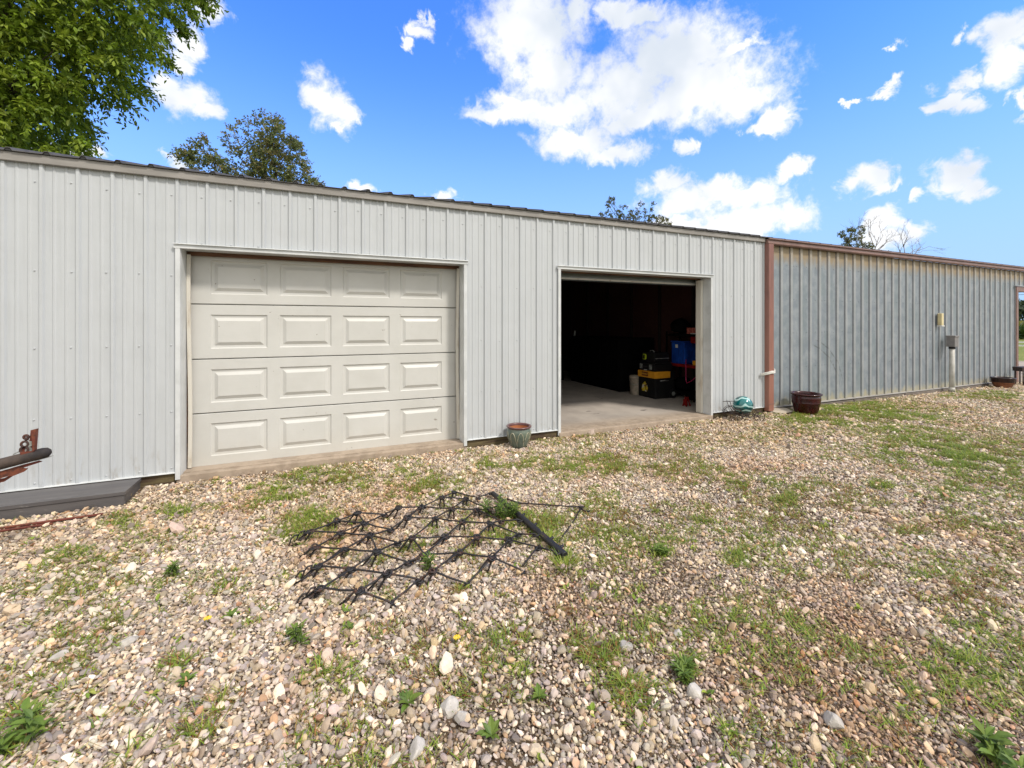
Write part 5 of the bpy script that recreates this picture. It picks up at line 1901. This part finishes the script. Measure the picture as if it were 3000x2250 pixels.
M['leaf_stem'] = simple('leaf_stem', (0.10, 0.15, 0.04), None, 9, 0.6)
WEEDS = [
    (1450, 1512, 0.17, 0.20, 'bushy', 'bushy green weed growing over the far end of the harrow bar'),
    (1488, 1528, 0.12, 0.15, 'bushy', 'lower bushy weed hugging the middle side of the harrow bar'),
    (1655, 1665, 0.11, 0.09, 'grass', 'bright grass tuft at the near end of the harrow bar'),
    (1612, 1600, 0.11, 0.07, 'grass', 'upright grass tuft beside the harrow bar just above its near end'),
    (1255, 1670, 0.13, 0.07, 'stalk', 'tall leafy weed growing up through the harrow links'),
    (504, 1690, 0.085, 0.04, 'stalk', 'single upright weed on the gravel left of the harrow'),
    (878, 1895, 0.12, 0.06, 'stalk', 'tall pale topped weed below the harrow in the left foreground'),
    (678, 1812, 0.035, 0.04, 'rosette', 'small bright green rosette left of the pale topped weed'),
    (1026, 1848, 0.03, 0.032, 'rosette', 'small dark green rosette below the harrow'),
    (550, 2002, 0.02, 0.035, 'rosette', 'yellow green rosette between stones in the left foreground'),
    (55, 2180, 0.085, 0.20, 'broad', 'large broad leaved weed in the bottom left corner'),
    (2935, 2250, 0.085, 0.11, 'broad', 'broad leaved weed in the bottom right corner'),
    (2012, 1985, 0.05, 0.10, 'bushy', 'dark green low weed beside the grey blocky rock'),
    (1196, 2070, 0.05, 0.05, 'rosette', 'two leaved green seedling in the middle foreground'),
    (1580, 2050, 0.05, 0.04, 'rosette', 'upright green seedling right of the middle foreground'),
    (1440, 2165, 0.045, 0.045, 'rosette', 'bright green seedling near the bottom edge'),
    (1940, 1628, 0.04, 0.09, 'bushy', 'round green weed on the gravel right of the harrow bar'),
]
for i, (px, py, h, r, kind, lab) in enumerate(WEEDS):
    weed(px, py, h, r, kind, lab, 100 + i)
for px, py, lab in ((1337, 1893, 'tiny yellow flower head in the middle of the gravel'), (606, 1835, 'tiny yellow flower beside the bright green rosette')):
    c = ground(px, py)
    t = thing('flower', lab, 'flower', c, 'yellow flowers')
    MB().tube([c, c + Vector((0.003, 0, 0.035))], 0.0015, 5).build('stem', 'leaf_stem', t)
    mb = MB()
    for k in range(9):
        a = k * 2 * pi / 9
        o = c + Vector((0.003, 0, 0.035))
        mb.add([o, o + Vector((0.014 * cos(a - 0.3), 0.014 * sin(a - 0.3), 0.006)), o + Vector((0.02 * cos(a), 0.02 * sin(a), 0.004)), o + Vector((0.014 * cos(a + 0.3), 0.014 * sin(a + 0.3), 0.006))], [(0, 1, 2, 3)])
    mb.build('petals', 'yellow_petal', t)

# ----------------------------------------------------------------------------
# trees
# ----------------------------------------------------------------------------


def in_poly(px, py, poly):
    inside = np.zeros(len(px), dtype=bool)
    n = len(poly)
    j = n - 1
    for i in range(n):
        xi, yi = poly[i]
        xj, yj = poly[j]
        c = ((yi > py) != (yj > py)) & (px < (xj - xi) * (py - yi) / (yj - yi + 1e-12) + xi)
        inside ^= c
        j = i
    return inside


def crown_points(poly, ya, yb, count, seed, gap=0.0, gap_scale=0.5):
    """points filling a crown volume; the photograph's outline gives it its shape, ya..yb its depth"""
    R = np.random.default_rng(seed)
    P = np.array(poly)
    out = []
    while len(out) < count:
        k = 4000
        px = R.uniform(P[:, 0].min(), P[:, 0].max(), k)
        py = R.uniform(P[:, 1].min(), P[:, 1].max(), k)
        ok = in_poly(px, py, poly)
        for a, b in zip(px[ok], py[ok]):
            y = ya + (yb - ya) * 0.5 * (1 + sin(pi * (R.random() - 0.5)))
            w = wall(a, b, y)
            out.append((w.x, w.y, w.z))
            if len(out) >= count:
                break
    out = np.array(out)
    if gap > 0:
        v = value_noise(out[:, 0] * 1.0 + out[:, 1] * 0.4, out[:, 2] * 1.0 + out[:, 1] * 0.3, gap_scale, seed + 9, 3)
        out = out[v > np.quantile(v, gap)]
    return out


def tree(name, label, cat, base, poly, ya, yb, nclump, gap, gap_scale, twig, leaf, pal, seed, limbs=10, trunk=0.25, group='trees behind the buildings', droop=0.3, simple_leaf=True, perclump=5, nleaf=12, fork=None):
    R = np.random.default_rng(seed)
    t = thing(name, label, cat, base, group)
    pts = crown_points(poly, ya, yb, nclump, seed, gap, gap_scale)
    cen = pts.mean(axis=0)
    b = LeafBag()
    n = len(pts)
    wood = MB()
    # twigs leave each clump outwards from the crown's middle
    for k in range(perclump):
        out = unit(pts - cen + R.normal(0, 0.8, pts.shape) * np.linalg.norm(pts - cen, axis=1).mean() * 0.8)
        out[:, 2] = out[:, 2] * 0.6 + 0.1 - droop * R.random(n)
        out = unit(out)
        L = twig * R.uniform(0.6, 1.3, n)
        tone = R.uniform(0.75, 1.25, (n, 1)) * pal[R.integers(0, len(pal), n)]
        for q in range(nleaf):
            u = (q + 0.5) / nleaf
            p = pts + out * (L * u)[:, None] - np.array([0, 0, 1.0]) * (L * droop * u * u)[:, None]
            ang = R.uniform(0, 2 * pi, n)
            sd = unit(np.cross(out, R.normal(0, 1, (n, 3))))
            d = unit(out * 0.6 + sd * 0.9 - np.array([0, 0, 1.0]) * (0.25 + droop) * R.random((n, 1)))
            nr = unit(np.array([0, 0, 1.0])[None] + R.normal(0, 0.55, (n, 3)))
            ll = leaf * R.uniform(0.65, 1.3, n)
            col = tone * R.uniform(0.85, 1.15, (n, 1))
            if simple_leaf:
                b.quads(p, d, nr, ll, ll * R.uniform(0.45, 0.65, n), col)
            else:
                b.leaves(p, d, nr, ll, ll * R.uniform(0.36, 0.5, n), col)
    b.build('crown', 'leaf', t, base)
    # trunk and limbs reaching into the crown
    bz = Vector(base)
    fk = Vector(fork) if fork else Vector((base[0], base[1], pts[:, 2].min() * 0.8))
    mb = MB()
    mb.tube([bz - Vector((0, 0, 0.2)), bz.lerp(fk, 0.35), fk], [trunk, trunk * 0.8, trunk * 0.62], 10)
    idx = R.choice(n, min(limbs, n), replace=False)
    for i in idx:
        e = Vector(pts[i])
        mid = fk.lerp(e, 0.5) + Vector((R.normal(0, 0.15), R.normal(0, 0.15), 0.12 * (e - fk).length))
        mb.tube([fk, fk.lerp(mid, 0.5), mid, mid.lerp(e, 0.6), e], [trunk * 0.5, trunk * 0.36, trunk * 0.24, trunk * 0.13, 0.008], 6)
    for i in R.choice(n, min(limbs * 6, n), replace=False):
        e = Vector(pts[i])
        j = idx[np.argmin(np.linalg.norm(pts[idx] - pts[i], axis=1))]
        s = fk.lerp(Vector(pts[j]), 0.8)
        mb.tube([s, s.lerp(e, 0.5) + Vector((0, 0, 0.05)), e], [0.02, 0.013, 0.006], 5)
    mb.build('trunk', 'bark', t)
    return t


PAL_A = 1.32 * np.array([(0.120, 0.180, 0.014), (0.155, 0.215, 0.018), (0.095, 0.145, 0.014), (0.175, 0.225, 0.022)])
PAL_B = 1.85 * np.array([(0.085, 0.105, 0.034), (0.105, 0.115, 0.038), (0.072, 0.088, 0.034), (0.130, 0.112, 0.045)])
PAL_C = 1.9 * np.array([(0.058, 0.066, 0.018), (0.074, 0.064, 0.018), (0.048, 0.056, 0.016)])

# the big overhanging tree at the left: tiers of foliage with sky showing between them
big = [(-420, -500), (300, -420), (560, -120), (598, 5), (540, 45), (558, 95), (535, 120), (552, 140), (500, 150), (530, 178), (440, 200), (385, 190), (445, 235), (448, 275), (400, 290), (372, 335), (300, 285), (215, 300), (262, 350), (283, 385), (262, 428), (205, 440), (130, 425), (60, 420), (0, 440), (-420, 470)]
tree('shade_tree', 'large bright green leafy tree hanging over the roof at top left', 'tree', (-8.6, 9.2, 0), big, 6.6, 11.0, 2000, 0.18, 0.60, 0.46, 0.130, PAL_A, 41, limbs=16, trunk=0.26, droop=0.35, simple_leaf=False, perclump=6, nleaf=11, fork=(-8.2, 9.0, 4.2))

mid = [(516, 458), (540, 435), (575, 432), (590, 400), (612, 395), (635, 420), (655, 432), (662, 415), (660, 388), (690, 375), (672, 355), (676, 342), (700, 340), (715, 330), (725, 335), (740, 330), (752, 322), (775, 330), (785, 350), (805, 345), (822, 365), (832, 382), (830, 395), (850, 402), (868, 420), (880, 440), (890, 465), (892, 490), (905, 500), (915, 520), (962, 545), (960, 600), (600, 600), (585, 520), (560, 490)]
tree('yard_tree', 'roundish olive green tree behind the roof above the closed door', 'tree', tuple(wall(760, 980, 17.0).xy) + (0,), mid, 15.5, 18.5, 1000, 0.27, 0.85, 0.34, 0.110, PAL_B, 52, limbs=14, trunk=0.22, droop=0.1, perclump=4, nleaf=9)

ced = [(1752, 640), (1765, 625), (1780, 635), (1772, 600), (1785, 590), (1778, 575), (1795, 580), (1808, 582), (1800, 600), (1800, 615), (1822, 602), (1845, 600), (1856, 605), (1862, 612), (1872, 605), (1876, 580), (1886, 572), (1893, 590), (1900, 580), (1908, 592), (1920, 603), (1912, 612), (1900, 620), (1925, 628), (1945, 638), (1962, 640), (1965, 690), (1752, 690)]
tree('cedar_tree', 'dark ragged treetop behind the roof above the open bay', 'tree', tuple(wall(1855, 980, 20.0).xy) + (0,), ced, 19.0, 21.0, 330, 0.25, 0.9, 0.24, 0.115, PAL_C, 63, limbs=10, trunk=0.2, droop=0.2, perclump=4, nleaf=8)

ivy = [(2455, 690), (2470, 675), (2500, 668), (2530, 665), (2535, 680), (2525, 700), (2555, 715), (2570, 728), (2600, 738), (2590, 770), (2480, 770), (2470, 715)]
tree('vine_tree', 'dark green leafy clump among bare branches above the grey shed', 'tree', tuple(wall(2530, 990, 18.0).xy) + (0,), ivy, 17.3, 18.7, 200, 0.15, 0.9, 0.28, 0.13, PAL_C, 71, limbs=8, trunk=0.2, droop=0.2, perclump=4, nleaf=8)


def bare_tree(label, base, fork, tips, seed, r0=0.12, sub=4):
    R = random.Random(seed)
    t = thing('bare_tree', label, 'tree', base, 'trees behind the buildings')
    mb = MB()
    fk = Vector(fork)
    mb.tube([Vector(base) - Vector((0, 0, 0.2)), Vector(base).lerp(fk, 0.5), fk], [r0, r0 * 0.8, r0 * 0.6], 8)
    mb.build('trunk', 'dead_bark', t)
    mb = MB()

    def grow(p, d, L, r, lev):
        q = p + d * L
        m = p.lerp(q, 0.5) + Vector((R.gauss(0, 0.05), R.gauss(0, 0.05), R.gauss(0, 0.03))) * L
        mb.tube([p, m, q], [r, r * 0.8, r * 0.6], 5)
        if lev == 0:
            return
        for _ in range(R.choice((2, 2, 3))):
            dd = (d + Vector((R.gauss(0, 0.45), R.gauss(0, 0.45), R.gauss(0.08, 0.35)))).normalized()
            s = p.lerp(q, R.uniform(0.45, 1.0))
            grow(s, dd, L * R.uniform(0.45, 0.72), max(r * 0.55, 0.007), lev - 1)
    for tip in tips:
        e = Vector(tip)
        d = e - fk
        grow(fk, d.normalized(), d.length * 0.62, r0 * 0.35, sub)
    mb.build('branches', 'dead_bark', t)


bare_tree('bare pale branches rising around the leafy clump above the grey shed', tuple(wall(2545, 990, 18.6).xy) + (0,), wall(2550, 760, 18.6), [wall(2490, 650, 18.4), wall(2545, 632, 18.8), wall(2590, 655, 18.8), wall(2465, 690, 18.5), wall(2610, 690, 18.2)], 5)
bare_tree('bare leaning tree at the right of the leafy clump above the grey shed', tuple(wall(2660, 990, 19.5).xy) + (0,), wall(2650, 780, 19.5), [wall(2700, 700, 19.8), wall(2725, 690, 19.0), wall(2645, 675, 19.5), wall(2625, 700, 19.6)], 8)

# ----------------------------------------------------------------------------
# far things seen through the opening at the right edge
# ----------------------------------------------------------------------------
EV = Vector((0.955, 0.297, 0)).normalized()     # direction of that view
EP = Vector((-EV.y, EV.x, 0))
O0 = Vector((0, -DIST, 0))


def ev(r, s, z=0.0):
    return O0 + EV * r + EP * s + Vector((0, 0, z))


t = thing('rail_fence', 'low white two rail fence across the lawn seen through the shed opening', 'fence', ev(34, 0))
for z in (0.50, 0.33):
    mb = MB()
    mb.prism([ev(34, -14, z - 0.035), ev(34, 14, z - 0.035), ev(34, 14, z + 0.035), ev(34, -14, z + 0.035)], EV * 0.04)
    mb.build('rail', 'rail_white', t)
for k in range(10):
    s = -13.5 + k * 3
    mb = MB()
    mb.prism([ev(34.04, s - 0.05, 0), ev(34.04, s + 0.05, 0), ev(34.04, s + 0.05, 0.56), ev(34.04, s - 0.05, 0.56)], EV * 0.1)
    mb.build('post', 'rail_white', t)

PAL_H = np.array([(0.050, 0.095, 0.016), (0.065, 0.110, 0.020), (0.040, 0.075, 0.016)])
PAL_F = np.array([(0.170, 0.180, 0.035), (0.200, 0.190, 0.045), (0.150, 0.165, 0.035)])
PAL_T = np.array([(0.060, 0.085, 0.040), (0.075, 0.100, 0.050), (0.050, 0.075, 0.040)])


def mass(name, label, r0, r1, s0, s1, z0, z1, count, leaf, pal, seed, kind='stuff'):
    R = np.random.default_rng(seed)
    b = LeafBag()
    rr, ss = R.uniform(r0, r1, count), R.uniform(s0, s1, count)
    hh = z1 * (0.75 + 0.5 * value_noise(ss, rr, 0.35, seed, 3))
    z = z0 + (hh - z0) * np.sqrt(R.random(count))
    p = np.array([O0.x, O0.y, 0])[None] + np.outer(rr, np.array(EV)) + np.outer(ss, np.array(EP))
    p[:, 2] = z
    d = unit(R.normal(0, 1, (count, 3)) + np.array([0, 0, 0.5]))
    nr = unit(R.normal(0, 1, (count, 3)) + np.array([0, 0, 0.6]))
    ll = leaf * R.uniform(0.6, 1.3, count)
    b.quads(p, d, nr, ll, ll * 0.55, pal[R.integers(0, len(pal), count)] * R.uniform(0.8, 1.2, (count, 1)))
    ob = b.build(name, 'leaf')
    ob['kind'] = kind
    ob['label'] = label
    return ob


mass('hedge', 'dark green brush beyond the white fence', 60, 66, -18, 18, 0.0, 1.05, 9000, 0.45, PAL_H, 3)
mass('crop_field', 'yellow green field beyond the brush', 85, 150, -45, 45, 0.0, 1.25, 20000, 0.8, PAL_F, 4)
mass('far_wood', 'hazy green wood on the horizon', 180, 200, -90, 90, 0.0, 7.2, 16000, 1.6, PAL_T, 6)
mb = MB()
for k, z in enumerate((9.2, 8.6)):
    mb.tube([ev(165, -80, z + 2.0), ev(165, -40, z + 0.4), ev(165, 0, z), ev(165, 40, z + 0.4), ev(165, 80, z + 2.0)], 0.05, 5)
for s in (-80, 80):
    mb.tube([ev(165, s, 0), ev(165, s, 12.0)], 0.16, 8)
tag(mb.build('utility_line', 'cable', None, ev(165, 0, 0)), 'pair of thin power lines crossing the sky seen through the shed opening', 'power line')

# ----------------------------------------------------------------------------
# sky and sun
# ----------------------------------------------------------------------------
SUN_EL, SUN_AZ = radians(50), radians(150)      # azimuth from +Y towards +X
world = bpy.data.worlds.new('World')
scene.world = world
world.use_nodes = True
w = NT(world.node_tree)
for nd in list(world.node_tree.nodes):
    world.node_tree.nodes.remove(nd)
out = w.n('ShaderNodeOutputWorld')
bg = w.n('ShaderNodeBackground')
bg.inputs['Strength'].default_value = 0.1
w.link(bg.outputs[0], out.inputs['Surface'])
sky = w.n('ShaderNodeTexSky', sky_type='NISHITA')
sky.sun_disc = False
sky.sun_elevation = SUN_EL
sky.sun_rotation = SUN_AZ
sky.altitude = 200
sky.air_density = 1.0
sky.dust_density = 0.4
sky.ozone_density = 2.0
tc = w.n('ShaderNodeTexCoord')
dirv = w.vmath('NORMALIZE', tc.outputs['Generated'])
sx = w.n('ShaderNodeSeparateXYZ')
w.link(dirv, sx.inputs[0])
az = w.math('ARCTAN2', sx.outputs[0], sx.outputs[1])
el = w.math('ARCSINE', sx.outputs[2])
cb = w.n('ShaderNodeCombineXYZ')
w.link(az, cb.inputs[0])
w.link(el, cb.inputs[1])
ae = cb.outputs[0]

CLOUDS = [  # centre x, y, half width, half height in photo pixels (2212 wide)
    (1145, 55, 118, 85), (1235, 30, 45, 50), (1180, 160, 85, 75), (1090, 246, 78, 20), (1140, 237, 95, 32), (1062, 252, 45, 20), (1225, 240, 80, 45),
    (1455, 120, 150, 85), (1500, 190, 185, 78), (1340, 190, 115, 75), (1605, 215, 85, 50), (1672, 262, 42, 34), (1390, 245, 120, 36), (1595, 95, 60, 16), (1380, 30, 60, 28), (1330, 15, 45, 25),
    (1245, 308, 85, 36), (1325, 330, 72, 24), (1320, 272, 50, 28), (1650, 280, 30, 14), (1490, 318, 24, 16),
    (903, 65, 26, 22), (925, 35, 12, 18), (885, 98, 16, 14), (706, 225, 44, 55), (735, 250, 34, 40), (720, 278, 24, 14), (400, 205, 66, 40), (445, 240, 36, 22), (355, 180, 40, 26),
    (405, 90, 40, 42), (440, 15, 50, 30), (395, 130, 30, 20),
    (1440, 398, 55, 26), (1560, 412, 60, 28), (1625, 414, 75, 34), (1490, 432, 90, 34), (1690, 470, 78, 34), (1600, 472, 95, 38), (1500, 490, 95, 22), (1560, 505, 130, 18), (1450, 480, 50, 18),
    (1714, 368, 30, 20), (1880, 385, 46, 34), (1918, 404, 30, 16), (2060, 380, 52, 34), (2100, 400, 42, 26), (1994, 424, 20, 14),
    (2170, 50, 56, 36), (2195, 115, 60, 60), (2085, 175, 48, 22), (2088, 222, 36, 26), (2060, 215, 45, 16), (2072, 68, 22, 16), (2200, 228, 24, 32), (1905, 196, 36, 9), (1935, 178, 20, 12), (1835, 216, 16, 7), (1925, 112, 22, 12),
    (1910, 482, 58, 28), (1965, 500, 44, 22), (1900, 525, 66, 30), (780, 402, 30, 14), (962, 424, 28, 14), (180, 320, 40, 20), (60, 310, 70, 30), (375, 347, 22, 12),
]


def azel(px, py):
    d = ray(px * 3000 / 2212, py * 3000 / 2212).normalized()
    return atan2(d.x, d.y), asin(d.z)


# ragged edges: push the lookup about before measuring the distance to each cloud
nz = w.n('ShaderNodeTexNoise')
nz.inputs['Scale'].default_value = 9.0
nz.inputs['Detail'].default_value = 7
nz.inputs['Roughness'].default_value = 0.62
w.link(dirv, nz.inputs['Vector'])
warp = w.vmath('MULTIPLY', w.vmath('SUBTRACT', nz.outputs['Color'], (0.5, 0.5, 0.5)), (0.085, 0.060, 0.0))
nz2 = w.n('ShaderNodeTexNoise')
nz2.inputs['Scale'].default_value = 26.0
nz2.inputs['Detail'].default_value = 6
nz2.inputs['Roughness'].default_value = 0.6
nz2.inputs['Distortion'].default_value = 0.6
w.link(dirv, nz2.inputs['Vector'])
warp2 = w.vmath('MULTIPLY', w.vmath('SUBTRACT', nz2.outputs['Color'], (0.5, 0.5, 0.5)), (0.085, 0.055, 0.0))
aw = w.vmath('ADD', w.vmath('ADD', ae, warp), warp2)
acc = None
for cx, cy, rx, ry in CLOUDS:
    a0, e0 = azel(cx, cy)
    a1, e1 = azel(cx + rx, cy)
    a2, e2 = azel(cx, cy + ry)
    ra = max(sqrt((a1 - a0) ** 2 + (e1 - e0) ** 2), 1e-3)
    re = max(abs(e2 - e0), 1e-3)
    v = w.vmath('MULTIPLY', w.vmath('SUBTRACT', aw, (a0, e0, 0)), (1 / ra, 1 / re, 0))
    ln = w.vmath('LENGTH', v, out=1)
    acc = ln if acc is None else w.math('SMOOTH_MIN', acc, ln, 0.12)
fine = w.noise(dirv, 26, 8, 0.65)
dens = w.math('ADD', w.math('SUBTRACT', 1.06, acc), w.math('MULTIPLY', w.math('SUBTRACT', fine, 0.5), 1.7))
front = w.smooth(dens, -0.32, 0.60)
# unseen broken cloud bank behind and beside the camera, added to light the walls
fdot = w.vmath('DOT_PRODUCT', dirv, (SN, CN, 0), out=1)
rest = w.smooth(fdot, 0.30, 0.05)
bank = w.smooth(w.noise(dirv, 2.6, 6, 0.6), 0.30, 0.46)
cover = w.math('MAXIMUM', front, w.math('MULTIPLY', rest, bank))
up = w.smooth(sx.outputs[2], -0.02, 0.02)
cover = w.math('MULTIPLY', cover, up)
lump = w.smooth(w.noise(dirv, 4.5, 4, 0.55), 0.30, 0.60)
cl_col = w.mix(lump, (5.3, 5.8, 6.5), (8.0, 8.0, 8.1))
skyc = w.mix(1.0, sky.outputs[0], (0.74, 1.44, 2.7), 'MULTIPLY')
low = w.smooth(sx.outputs[2], 0.02, 0.60, 1.0, 0.0)
bank_col = w.mix(lump, (6.8, 6.6, 6.3), (10.2, 10.0, 9.5))
cl_col = w.mix(rest, cl_col, bank_col)
skyc = w.mix(w.math('MULTIPLY', w.math('POWER', low, 1.25), 0.92), skyc, (3.3, 4.8, 6.9))
final = w.mix(cover, skyc, cl_col)
w.link(final, bg.inputs['Color'])

sun_d = bpy.data.lights.new('sun', 'SUN')
sun_d.energy = 2.4
sun_d.angle = radians(8)
sun_d.color = (1.0, 0.925, 0.83)
sun = bpy.data.objects.new('sun', sun_d)
COL.objects.link(sun)
sd = Vector((sin(SUN_AZ) * cos(SUN_EL), cos(SUN_AZ) * cos(SUN_EL), sin(SUN_EL)))
sun.rotation_euler = (-sd).to_track_quat('-Z', 'Y').to_euler()
sun.location = (0, 0, 20)

scene.view_settings.view_transform = 'Standard'
scene.view_settings.look = 'None'
scene.view_settings.exposure = 0.50
scene.view_settings.gamma = 1.0
scene.render.engine = 'CYCLES'
scene.cycles.max_bounces = 6
scene.cycles.use_denoising = True
